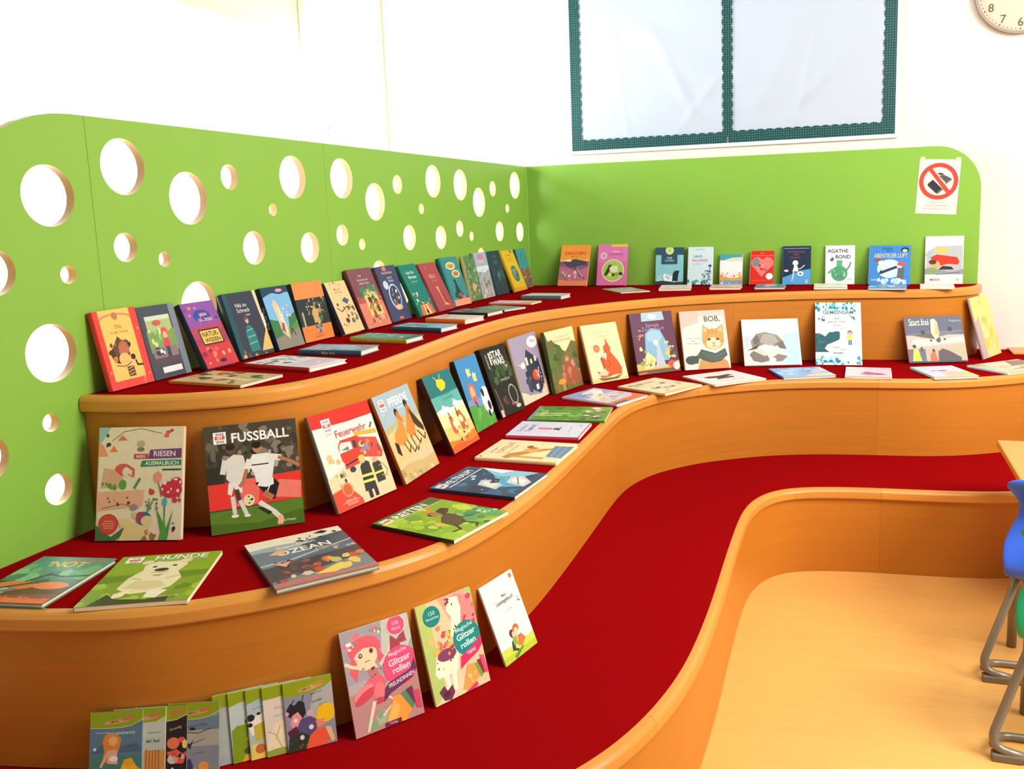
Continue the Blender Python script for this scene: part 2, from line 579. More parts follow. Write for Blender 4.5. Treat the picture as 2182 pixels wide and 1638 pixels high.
def glyph(body, bold=0.0):
    cu = bpy.data.curves.new('tmp', 'FONT')
    cu.body = body
    cu.resolution_u = 3
    cu.offset = bold
    ob = bpy.data.objects.new('tmp', cu)
    me = ob.to_mesh()
    V = np.array([tuple(v.co)[:2] for v in me.vertices]) if len(me.vertices) else np.zeros((0, 2))
    F = [tuple(p.vertices) for p in me.polygons]
    ob.to_mesh_clear()
    bpy.data.objects.remove(ob)
    bpy.data.curves.remove(cu)
    return V, F


for n_ in range(1, 13):
    V, F = glyph(str(n_), .01)
    V = (V - (V.min(0) + V.max(0)) / 2) * .058
    a = math.radians(30 * n_)
    meshobj('numeral', [(v[0] + .163 * math.sin(a), -.0186, v[1] + .163 * math.cos(a)) for v in V], F, M_NUM, ck)
mk = MB()
for k in range(60):
    a = 2 * math.pi * k / 60
    r = .0042 if k % 5 == 0 else .0026
    c = (.196 * math.sin(a), .196 * math.cos(a))
    mk.prism([(c[0] + r * math.cos(2 * math.pi * j / 8), c[1] + r * math.sin(2 * math.pi * j / 8)) for j in range(8)], -.0188, -.0182, 1)
mk.build('minute_marks', M_NUM, ck)
for nm, ang, L_, w_ in (('hour_hand', 55, .10, .006), ('minute_hand', 20, .15, .004)):
    a = math.radians(ang)
    MB().prism([(-w_ * math.cos(a), w_ * math.sin(a)), (w_ * math.cos(a), -w_ * math.sin(a)), (L_ * math.sin(a), L_ * math.cos(a))], -.0215, -.020, 1).build(nm, M_NUM, ck)

# ---------------------------------------------------------------- chairs and table at the right edge
M_TUBE = mat('grey_tube', '8a8070', .35, .5, metal=.35)
M_GLIDE = mat('grey_glide', '7d7362', .5, .4)


def bez(pts, n=6, rad=.05):
    """polyline with rounded corners"""
    P = [Vector(p) for p in pts]
    out = [P[0]]
    for i in range(1, len(P) - 1):
        a = (P[i - 1] - P[i]); b = (P[i + 1] - P[i])
        ra = min(rad, a.length * .45, b.length * .45)
        A, B = P[i] + a.normalized() * ra, P[i] + b.normalized() * ra
        for k in range(n + 1):
            t = k / n
            out.append(A * (1 - t) ** 2 + P[i] * 2 * t * (1 - t) + B * t * t)
    out.append(P[-1])
    return out


def chair(x, y, rz, shell_mat, label):
    """chair facing the table (+y); its base is a floor loop under the back and two splayed legs"""
    t = empty('school_chair', (x, y, 0), label, 'chair', 'shell chairs at the table')
    t.rotation_euler = (0, 0, rz)
    W_ = .47
    for q in (0, 1):
        X = (lambda v: v) if q == 0 else (lambda v: W_ - v)
        MB().tube(bez([(X(.16), .13, .325), (X(.105), .10, .315), (X(-.012), .0, .035), (X(.10), -.004, .014)], 6, .05), .0125, 12).build('leg', M_TUBE, t, smooth=True)
        MB().tube([(X(.130), .26, .34), (X(.129), .26, .0)], .016, 12).build('front_leg', M_TUBE, t, smooth=True)
        g_ = MB()
        x0, x1 = sorted((X(-.004), X(.075)))
        g_.box((x0, -.018, 0), (x1, .014, .022))
        g_.build('glide', M_GLIDE, t, bevel=.004)
    MB().tube([(.08, -.003, .0135), (W_ - .08, -.003, .0135)], .0125, 10).build('floor_bar', M_TUBE, t, smooth=True)
    MB().tube(bez([(.0, .004, .04), (.03, .10, .014), (W_ - .03, .10, .014), (W_, .004, .04)], 5, .04), .011, 10).build('floor_loop', M_TUBE, t, smooth=True)
    MB().tube([(.105, .10, .318), (W_ - .105, .10, .318)], .011, 10).build('crossbar', M_TUBE, t, smooth=True)
    prof = [(.385, .325, .08), (.38, .35, .09), (.33, .36, .10), (.23, .35, .125), (.14, .337, .15), (.085, .322, .165), (.05, .335, .178), (.036, .38, .187), (.043, .44, .182), (.060, .49, .160), (.074, .53, .137), (.074, .57, .137), (.058, .605, .158), (.040, .633, .180), (.030, .652, .176), (.028, .662, .150)]
    V, F = [], []
    nu = 14
    P = [np.array(p) for p in prof]
    fine = []
    for i in range(len(P) - 1):
        a, b, c, d = P[max(i - 1, 0)], P[i], P[i + 1], P[min(i + 2, len(P) - 1)]
        for k in range(3):
            q = k / 3
            fine.append(.5 * ((2 * b) + (c - a) * q + (2 * a - 5 * b + 4 * c - d) * q * q + (3 * b - a - 3 * c + d) * q ** 3))
    fine.append(P[-1])
    for (px, pz, hw) in fine:
        for j in range(nu + 1):
            u = -1 + 2 * j / nu
            back = max(0, min(1, (pz - .36) / .1))
            V.append((.235 + hw * u, px + .03 * back * u * u, pz + .012 * u * u * (1 - back)))
    n = nu + 1
    for i in range(len(fine) - 1):
        for j in range(nu):
            F.append((i * n + j, i * n + j + 1, (i + 1) * n + j + 1, (i + 1) * n + j))
    o = meshobj('seat_shell', V, F, shell_mat, t, smooth=True)
    md = o.modifiers.new('thick', 'SOLIDIFY'); md.thickness = .008; md.offset = 0
    md = o.modifiers.new('sub', 'SUBSURF'); md.levels = 1; md.render_levels = 1
    return t


chair(2.362, -2.221, .03, mat('blue_plastic', '3f6df2', .35, .5), 'blue plastic school chair with grey tube legs, farther of the two chairs')
chair(2.332, -2.660, .02, mat('green_plastic', '1fa868', .35, .5), 'green plastic school chair with grey tube legs, nearer of the two chairs')
tb = empty('table', (2.495, -1.96, 0), 'pale wooden table behind the blue chair, only its corner in view', 'table')
MB().box((-.012, -.012, .582), (1.3, .52, .607)).build('table_top', M_NOSE, tb, bevel=.004)
for a, b in ((.45, .20), (1.25, .20), (.45, .46), (1.25, .46)):
    MB().tube([(a, b, 0), (a, b, .582)], .019, 14).build('leg', M_TUBE, tb, smooth=True)

# ---------------------------------------------------------------- books
M_PRINT = bpy.data.materials.new('printed_cover')
M_PRINT.use_nodes = True
nt = M_PRINT.node_tree
pb = nt.nodes['Principled BSDF']
at = nt.nodes.new('ShaderNodeAttribute'); at.attribute_name = 'ink'
nz = nt.nodes.new('ShaderNodeTexNoise'); nz.inputs['Scale'].default_value = 60; nz.inputs['Detail'].default_value = 3
tcc = nt.nodes.new('ShaderNodeTexCoord')
mr_ = nt.nodes.new('ShaderNodeMapRange'); mr_.inputs['To Min'].default_value = .9; mr_.inputs['To Max'].default_value = 1.08
hs_ = nt.nodes.new('ShaderNodeHueSaturation')
nt.links.new(tcc.outputs['Object'], nz.inputs['Vector'])
nt.links.new(nz.outputs['Fac'], mr_.inputs['Value']); nt.links.new(mr_.outputs[0], hs_.inputs['Value'])
nt.links.new(at.outputs['Color'], hs_.inputs['Color']); nt.links.new(hs_.outputs[0], pb.inputs['Base Color'])
pb.inputs['Roughness'].default_value = .42
pb.inputs['Specular IOR Level'].default_value = .28
M_PAGES = mat('page_block', 'f2dfc6', .8, .1, noise=.12, nscale=30, stretch=(1, 1, 40))

_gl = {}


def gtext(s, bold):
    k = (s, bold)
    if k not in _gl:
        V, F = glyph(s, .022 if bold else .004)
        if len(V):
            V = V - (V.min(0) + V.max(0)) / 2
            # cap height of the built-in face is about 0.72
            V = V / .72
        _gl[k] = (V, F)
    return _gl[k]


def clip_poly(P, w, h):
    def half(P, f):
        o = []
        for i in range(len(P)):
            a, b = P[i - 1], P[i]
            fa, fb = f(a), f(b)
            if fa * fb < 0:
                t = fa / (fa - fb)
                o.append((a[0] + (b[0] - a[0]) * t, a[1] + (b[1] - a[1]) * t))
            if fb >= 0:
                o.append(b)
        return o
    for f in (lambda q: q[0], lambda q: w - q[0], lambda q: q[1], lambda q: h - q[1]):
        if len(P) < 3:
            return []
        P = half(P, f)
    return P


class Print:
    """vector print: polygons of ink laid on a w x h sheet"""
    def __init__(s, w, h, ztop):
        s.w, s.h, s.z = w, h, ztop
        s.V, s.F, s.C = [], [], []

    def poly(s, P, c):
        P = clip_poly([(float(a), float(b)) for a, b in P], s.w, s.h)
        if len(P) < 3:
            return
        i = len(s.V)
        s.V += [(a - s.w / 2, b, s.z) for a, b in P]
        area_ = sum(P[k - 1][0] * P[k][1] - P[k][0] * P[k - 1][1] for k in range(len(P)))
        idx = list(range(i, i + len(P)))
        s.F.append(tuple(idx if area_ > 0 else idx[::-1]))
        s.C.append(c)

    def up(s, d=.000018):
        s.z += d

    def ell(s, cx, cy, rx, ry, c, n=20, rot=0):
        s.poly([(cx + rx * math.cos(2 * math.pi * k / n) * math.cos(rot) - ry * math.sin(2 * math.pi * k / n) * math.sin(rot), cy + rx * math.cos(2 * math.pi * k / n) * math.sin(rot) + ry * math.sin(2 * math.pi * k / n) * math.cos(rot)) for k in range(n)], c)

    def line(s, pts, wd, c):
        for a, b in zip(pts[:-1], pts[1:]):
            dx, dy = b[0] - a[0], b[1] - a[1]
            L = math.hypot(dx, dy) or 1
            nx, ny = -dy / L * wd / 2, dx / L * wd / 2
            ex, ey = dx / L * wd * .3, dy / L * wd * .3
            s.poly([(a[0] + nx - ex, a[1] + ny - ey), (a[0] - nx - ex, a[1] - ny - ey), (b[0] - nx + ex, b[1] - ny + ey), (b[0] + nx + ex, b[1] + ny + ey)], c)
            s.z += .000002

    def text(s, body, cx, cy, size, c, bold, maxw=0, rot=0):
        V, F = gtext(body, bold)
        if not len(V):
            return
        k = size
        sx = k
        wd = (V[:, 0].max() - V[:, 0].min()) * k
        if maxw and wd > maxw:
            sx = k * maxw / wd
        i = len(s.V)
        cr, sr = math.cos(rot), math.sin(rot)
        for v in V:
            x, y = v[0] * sx, v[1] * k
            s.V.append((min(max(cx + x * cr - y * sr, 0), s.w) - s.w / 2, min(max(cy + x * sr + y * cr, 0), s.h), s.z))
        for f in F:
            s.F.append(tuple(i + q for q in f))
            s.C.append(c)

    def run(s, art):
        w, h = s.w, s.h
        for cmd in art.split(';'):
            a = cmd.split()
            if not a:
                continue
            s.up()
            o = a[0]
            if o == 'r':
                x0, y0, x1, y1 = map(float, a[1:5])
                s.poly([(x0 * w, y0 * h), (x1 * w, y0 * h), (x1 * w, y1 * h), (x0 * w, y1 * h)], hexc(a[5]))
            elif o == 'e':
                cx, cy, rx, ry = map(float, a[1:5])
                ry = ry * h if ry else rx * w
                s.ell(cx * w, cy * h, rx * w, ry, hexc(a[5]), rot=math.radians(float(a[6])) if len(a) > 6 else 0)
            elif o == 'p':
                n = list(map(float, a[2:]))
                s.poly([(n[i] * w, n[i + 1] * h) for i in range(0, len(n), 2)], hexc(a[1]))
            elif o == 'l':
                n = list(map(float, a[3:]))
                s.line([(n[i] * w, n[i + 1] * h) for i in range(0, len(n), 2)], float(a[2]) * w, hexc(a[1]))
            elif o in 'tT':
                cx, cy, sz = map(float, a[2:5])
                mw = float(a[6]) * w if len(a) > 6 else .94 * w
                s.text(a[1].replace('_', ' '), cx * w, cy * h, sz * w, hexc(a[5]), o == 'T', mw, math.radians(float(a[7])) if len(a) > 7 else 0)
            elif o == 'b':
                rnd = random.Random(int(a[2]))
                x0, y0, x1, y1, s0, s1 = map(float, a[3:9])
                cs = [hexc(q) for q in a[9].split(',')]
                for _ in range(int(a[1])):
                    cx, cy = rnd.uniform(x0, x1) * w, rnd.uniform(y0, y1) * h
                    r = rnd.uniform(s0, s1) * w
                    k = rnd.randint(5, 8)
                    ph, st = rnd.random() * 6.28, rnd.uniform(.5, 1.2)
                    s.poly([(cx + r * st * rnd.uniform(.6, 1.1) * math.cos(ph + 6.283 * j / k), cy + r * rnd.uniform(.6, 1.1) * math.sin(ph + 6.283 * j / k)) for j in range(k)], rnd.choice(cs))
                    s.z += .000003
            elif o == 'w':
                c, y0, am, fq, ph = hexc(a[1]), float(a[2]), float(a[3]), float(a[4]), float(a[5])
                yb = float(a[6]) if len(a) > 6 else 0
                n = 24
                top = [(k / n * w, (y0 + am * math.sin(ph + 6.283 * fq * k / n)) * h) for k in range(n + 1)]
                for (xa, ya), (xb, yb2) in zip(top[:-1], top[1:]):
                    s.poly([(xa, yb * h), (xb, yb * h), (xb, yb2), (xa, ya)], c)
            elif o == 'f':
                # a little drawn figure: f cx feet_y height skin hair shirt legs
                cx, fy, sz = float(a[1]) * w, float(a[2]) * h, float(a[3]) * h
                sk, hr, sh, lg = (hexc(q) for q in a[4:8])
                s.line([(cx - sz * .06, fy), (cx - sz * .05, fy + sz * .4)], sz * .09, lg)
                s.line([(cx + sz * .08, fy), (cx + sz * .05, fy + sz * .4)], sz * .09, lg)
                s.up()
                s.poly([(cx - sz * .15, fy + sz * .32), (cx + sz * .15, fy + sz * .32), (cx + sz * .11, fy + sz * .68), (cx - sz * .11, fy + sz * .68)], sh)
                s.line([(cx - sz * .1, fy + sz * .64), (cx - sz * .25, fy + sz * .5), (cx - sz * .22, fy + sz * .42)], sz * .06, sk)
                s.line([(cx + sz * .1, fy + sz * .64), (cx + sz * .24, fy + sz * .7), (cx + sz * .3, fy + sz * .8)], sz * .06, sk)
                s.up(); s.ell(cx, fy + sz * .86, sz * .16, sz * .17, hr)
                s.up(); s.ell(cx, fy + sz * .81, sz * .125, sz * .13, sk)
                s.up(); s.ell(cx - sz * .045, fy + sz * .82, sz * .016, sz * .022, hexc('332222'))
                s.ell(cx + sz * .045, fy + sz * .82, sz * .016, sz * .022, hexc('332222'))
                s.line([(cx - sz * .035, fy + sz * .755), (cx + sz * .035, fy + sz * .755)], sz * .014, hexc('a03a30'))


def inkmesh(name, V, F, C, parent):
    o = meshobj(name, V, F, M_PRINT, parent)
    ca = o.data.color_attributes.new('ink', 'FLOAT_COLOR', 'CORNER')
    buf = np.empty((len(o.data.loops), 4), np.float32)
    for p, c in zip(o.data.polygons, C):
        buf[p.loop_start:p.loop_start + p.loop_total] = c
    ca.data.foreach_set('color', buf.ravel())
    return o


def cbox(V, F, C, a, b, c):
    m = MB().box(a, b)
    i = len(V)
    V += m.V
    F += [tuple(i + k for k in f) for f in m.F]
    C += [c] * 6


def book(mw, w, h, t, bg, spine, art, label, group, spine_text=''):
    """a closed book lying on its back: x across, y up the cover, z out of the front cover"""
    e = empty('book', mw=mw, label=label, cat='book', group=group)
    hard = t >= .0115
    b = .0022 if hard else .0005
    ov = .0035 if hard else .0006
    bgc, spc = hexc(bg), hexc(spine)
    V, F, C = [], [], []
    cbox(V, F, C, (-w / 2 + b, 0, t - b), (w / 2, h, t), bgc)
    cbox(V, F, C, (-w / 2 + b, 0, 0), (w / 2, h, b), bgc)
    pr = Print(w, h, t + .00002)
    pr.run(art)
    i = len(V)
    V += pr.V
    F += [tuple(i + k for k in f) for f in pr.F]
    C += pr.C
    inkmesh('cover', V, F, C, e)
    # rounded spine
    n = 6
    bul = min(.002, t * .14) if hard else .0004
    prof = []
    for k in range(n + 1):
        q = -1 + 2 * k / n
        prof.append((-w / 2 + b - .0001 - (bul * (1 - q * q)) - b, t / 2 + q * t / 2))
    inner = [(-w / 2 + b + .0004, t), (-w / 2 + b + .0004, 0)]
    m = MB().prism([p for p in prof] + inner, 0, h, 1)
    # prism with axis 1 -> (x, y, z)
    C2 = [spc] * len(m.F)
    o = inkmesh('spine', m.V, m.F[:], C2, e)
    if spine_text and hard:
        V2, F2 = gtext(spine_text, False)
        k = t * .5
        wd = V2[:, 0].max() - V2[:, 0].min()
        k = min(k, h * .7 / wd)
        sv = [(-w / 2 - bul - .0002, h * .52 - v[0] * k, t / 2 + v[1] * k) for v in V2]
        inkmesh('spine_title', sv, [tuple(reversed(f)) for f in F2], [hexc('efe6d0')] * len(F2), o)
    pg = MB().box((-w / 2 + b + .0005, ov, b + .00005), (w / 2 - ov, h - ov, t - b - .00005))
    pg.build('pages', M_PAGES, e)
    return e


def stand_matrix(x, y, z, yaw, w, h, t, th):
    u = Vector((math.cos(yaw), math.sin(yaw), 0))
    n = Vector((-math.sin(yaw), math.cos(yaw), 0))
    v = n * math.sin(th) + Vector((0, 0, math.cos(th)))
    f = u.cross(v)
    o = Vector((x, y, z)) + n * t * math.cos(th) + Vector((0, 0, .0006))
    return Matrix(((u.x, v.x, f.x, o.x), (u.y, v.y, f.y, o.y), (u.z, v.z, f.z, o.z), (0, 0, 0, 1)))


def flat_matrix(x, y, z, yaw, w, h, t):
    u = Vector((math.cos(yaw), math.sin(yaw), 0))
    v = Vector((-math.sin(yaw), math.cos(yaw), 0))
    o = Vector((x, y, z + .0004)) - v * h / 2
    return Matrix(((u.x, v.x, 0, o.x), (u.y, v.y, 0, o.y), (0, 0, 1, o.z), (0, 0, 0, 1)))


POSE = {}
for ln in """A1 0.0646 -3.2916 1.1016 1.5887 0.1506 0.2178 0.0160 0.2134
A2 0.0624 -3.1380 1.1016 1.5708 0.1431 0.2138 0.0120 0.2323
A3 0.1114 -2.9831 1.1016 1.5490 0.1377 0.2141 0.0220 0.4256
A4 0.0849 -2.7811 1.1016 1.5654 0.1645 0.2191 0.0200 0.2956
A5 0.0853 -2.5977 1.1016 1.5745 0.1468 0.2217 0.0200 0.2947
A6 0.0725 -2.4083 1.1016 1.5408 0.1761 0.2198 0.0200 0.2243
A7 0.1035 -2.2212 1.1016 1.5867 0.1447 0.2120 0.0220 0.3895
A8 0.1095 -2.0376 1.1016 1.5656 0.1827 0.2526 0.0180 0.3674
A9 0.0972 -1.8300 1.1016 1.5872 0.1719 0.2455 0.0200 0.3116
A10 0.1261 -1.6400 1.1016 1.6003 0.1659 0.2468 0.0220 0.4269
A11 0.1199 -1.4373 1.1016 1.5689 0.1684 0.2428 0.0180 0.4331
A12 0.0999 -1.2179 1.1016 1.5258 0.1829 0.2493 0.0180 0.3151
A13 0.0678 -0.9740 1.1016 1.5395 0.1220 0.2384 0.0180 0.1975
A14 0.0725 -0.8215 1.1016 1.5872 0.1707 0.2486 0.0180 0.2108
A15 0.0778 -0.6320 1.1016 1.5708 0.1726 0.2484 0.0180 0.2390
A16 0.1081 -0.4284 1.1016 1.5669 0.1820 0.2487 0.0180 0.3679
A17 0.0777 -0.2195 1.1016 1.5984 0.1673 0.2408 0.0180 0.2365
B1 0.3141 -0.1255 1.1016 -0.0128 0.1854 0.2623 0.0160 0.4254
B2 0.5503 -0.0942 1.1016 -0.0000 0.1833 0.2541 0.0160 0.3098
B3 0.8975 -0.0530 1.1016 0.0074 0.1661 0.2218 0.0180 0.1497
B4 1.0801 -0.0778 1.1016 -0.0177 0.1453 0.2212 0.0300 0.2080
B5 1.2579 -0.0572 1.1016 -0.0000 0.1291 0.1775 0.0180 0.2164
B6 1.4347 -0.1020 1.1016 -0.0017 0.1292 0.2031 0.0200 0.4161
B7 1.6246 -0.0402 1.1016 -0.0018 0.1547 0.2169 0.0140 0.1139
B8 1.8590 -0.0288 1.1016 -0.0000 0.1559 0.2160 0.0140 0.0617
B9 2.1142 -0.1161 1.1016 -0.0573 0.2107 0.2257 0.0160 0.4306
B10 2.3934 -0.0272 1.1016 -0.0063 0.1893 0.2563 0.0120 0.0512
C1 0.1991 -3.4669 0.7344 0.2813 0.2276 0.2925 0.0120 0.2626
C2 0.4579 -3.3144 0.7344 0.7004 0.2347 0.2825 0.0100 0.2379
C3 0.6300 -3.0453 0.7344 1.3866 0.2450 0.2818 0.0120 0.3472
C4 0.6575 -2.7617 0.7344 1.5930 0.2342 0.2847 0.0100 0.3679
C5 0.6655 -2.4423 0.7344 1.5707 0.2094 0.2819 0.0200 0.4111
C6 0.6192 -2.1566 0.7344 1.5605 0.1864 0.2823 0.0180 0.3082
C7 0.6339 -1.9200 0.7344 1.4347 0.1941 0.2881 0.0220 0.3404
C8 0.6336 -1.6329 0.7344 1.5112 0.2797 0.2910 0.0140 0.2399
C9 0.7053 -1.4000 0.7344 1.3374 0.2465 0.2828 0.0200 0.1987
C10 0.8436 -1.1837 0.7344 0.9497 0.2194 0.2852 0.0160 0.3366
C11 1.0269 -0.9339 0.7344 0.7968 0.2517 0.3092 0.0160 0.2746
C12 1.2447 -0.7895 0.7344 0.4875 0.2418 0.3043 0.0160 0.3425
C13 1.5534 -0.6387 0.7344 0.2874 0.2916 0.2518 0.0140 0.4769
C14 1.8717 -0.5722 0.7344 0.0881 0.2261 0.3404 0.0100 0.4864
C15 2.3507 -0.4290 0.7344 0.3201 0.2940 0.2428 0.0120 0.4367
D1 0.9380 -3.5062 0.3672 0.9544 0.1730 0.2384 0.0080 0.2815
D2 1.0444 -3.3332 0.3672 1.0940 0.1690 0.2413 0.0080 0.2915
D3 1.1145 -3.1126 0.3672 1.3497 0.1498 0.2143 0.0060 0.3830
F1 0.2598 -3.1542 1.1016 1.4857 0.1668 0.2612 0.0080
F2 0.3128 -2.9022 1.1016 1.4212 0.1653 0.2631 0.0140
F3 0.3075 -2.6505 1.1016 1.6059 0.1246 0.2313 0.0180
F4 0.3311 -2.3742 1.1016 1.4687 0.1118 0.2438 0.0180
F5 0.3278 -2.0718 1.1016 1.4398 0.1202 0.2333 0.0180
F6 0.3368 -1.8113 1.1016 1.4025 0.1479 0.2002 0.0200
F7 0.3229 -1.5644 1.1016 1.4414 0.1421 0.2045 0.0180
F8 0.3437 -1.3418 1.1016 1.2099 0.1474 0.2054 0.0080
F9 0.3220 -1.0774 1.1016 1.5051 0.1259 0.2347 0.0080
F10 0.3937 -0.8165 1.1016 1.5149 0.1427 0.2247 0.0200
F11 0.7204 -0.3980 1.1016 0.6360 0.1708 0.2892 0.0060
F12 0.9835 -0.2897 1.1016 0.1465 0.1732 0.2222 0.0140
F13 1.2638 -0.2681 1.1016 0.0427 0.1644 0.1630 0.0160
F14 1.5001 -0.2342 1.1016 0.0268 0.1595 0.1990 0.0140
F15 1.8160 -0.2319 1.1016 0.0381 0.1689 0.2138 0.0140
F16 2.1034 -0.2703 1.1016 -0.0465 0.1877 0.2146 0.0120
F17 2.3456 -0.2269 1.1016 -0.0611 0.1628 0.2161 0.0100
G1 0.1880 -3.7368 0.7344 0.1802 0.1957 0.2505 0.0120
G2 0.4327 -3.6593 0.7344 0.4359 0.2335 0.2804 0.0100
G3 0.7122 -3.4568 0.7344 0.8743 0.2368 0.3161 0.0120
G4 0.9035 -3.1341 0.7344 1.3592 0.2416 0.2723 0.0100
G5 0.9033 -2.8031 0.7344 1.5051 0.2361 0.2800 0.0100
G6 0.8970 -2.4595 0.7344 1.5646 0.2367 0.2871 0.0120
G7 0.8688 -2.1543 0.7344 1.6422 0.2198 0.2761 0.0100
G8 0.8649 -1.8812 0.7344 1.7066 0.2433 0.3084 0.0080
G9 0.9132 -1.5444 0.7344 1.2055 0.2297 0.2959 0.0120
G10 1.0976 -1.2694 0.7344 1.1016 0.2691 0.2807 0.0100
G11 1.3542 -1.0123 0.7344 0.7672 0.2919 0.2714 0.0080
G12 1.7041 -0.8331 0.7344 0.3835 0.2543 0.2364 0.0120
G13 2.0101 -0.7697 0.7344 -0.0123 0.2094 0.2578 0.0080
G14 2.3477 -0.7139 0.7344 0.3464 0.2062 0.2709 0.0120
G15 2.6735 -0.5150 0.7344 0.7093 0.3334 0.2395 0.0120
E9 0.8080 -3.6280 0.3672 0.7350 0.1070 0.1520 0.0040 0.2083
E8 0.7723 -3.6541 0.3672 0.7350 0.1070 0.1520 0.0040 0.2083
E7 0.7440 -3.6735 0.3672 0.7350 0.1070 0.1520 0.0040 0.2083
E6 0.7138 -3.6945 0.3672 0.7350 0.1070 0.1520 0.0040 0.2083
E5 0.6874 -3.7123 0.3672 0.7350 0.1070 0.1520 0.0040 0.2083
E1 0.4770 -3.8640 0.3672 0.4000 0.1090 0.1500 0.0040 0.3082
E2 0.5176 -3.8418 0.3672 0.4000 0.1090 0.1500 0.0040 0.3082
E3 0.5563 -3.8205 0.3672 0.4000 0.1090 0.1500 0.0040 0.3082
E4 0.6162 -3.7902 0.3672 0.4000 0.1090 0.1500 0.0040 0.3082
C16 2.6314 -0.1773 0.7344 1.1173 0.2503 0.3220 0.0120 0.2813""".strip().split('\n'):
    q = ln.split()
    POSE[q[0]] = [float(v) for v in q[1:]]

GRP = {'A': 'paperbacks leaning along the holed green partition', 'B': 'books standing along the plain green partition', 'C': 'large books standing on the middle tier', 'D': 'picture books leaning on the lowest tier', 'E': 'thin booklets fanned out on the lowest tier', 'F': 'books lying flat on the highest tier', 'G': 'books lying flat on the middle tier'}
LOGO = 'r .07 .80 .22 .93 fff;r .085 .845 .205 .885 e8604a;T WAS .145 .905 .035 222 .11;T IST .145 .865 .035 fff .1;T WAS .145 .825 .035 222 .11;'
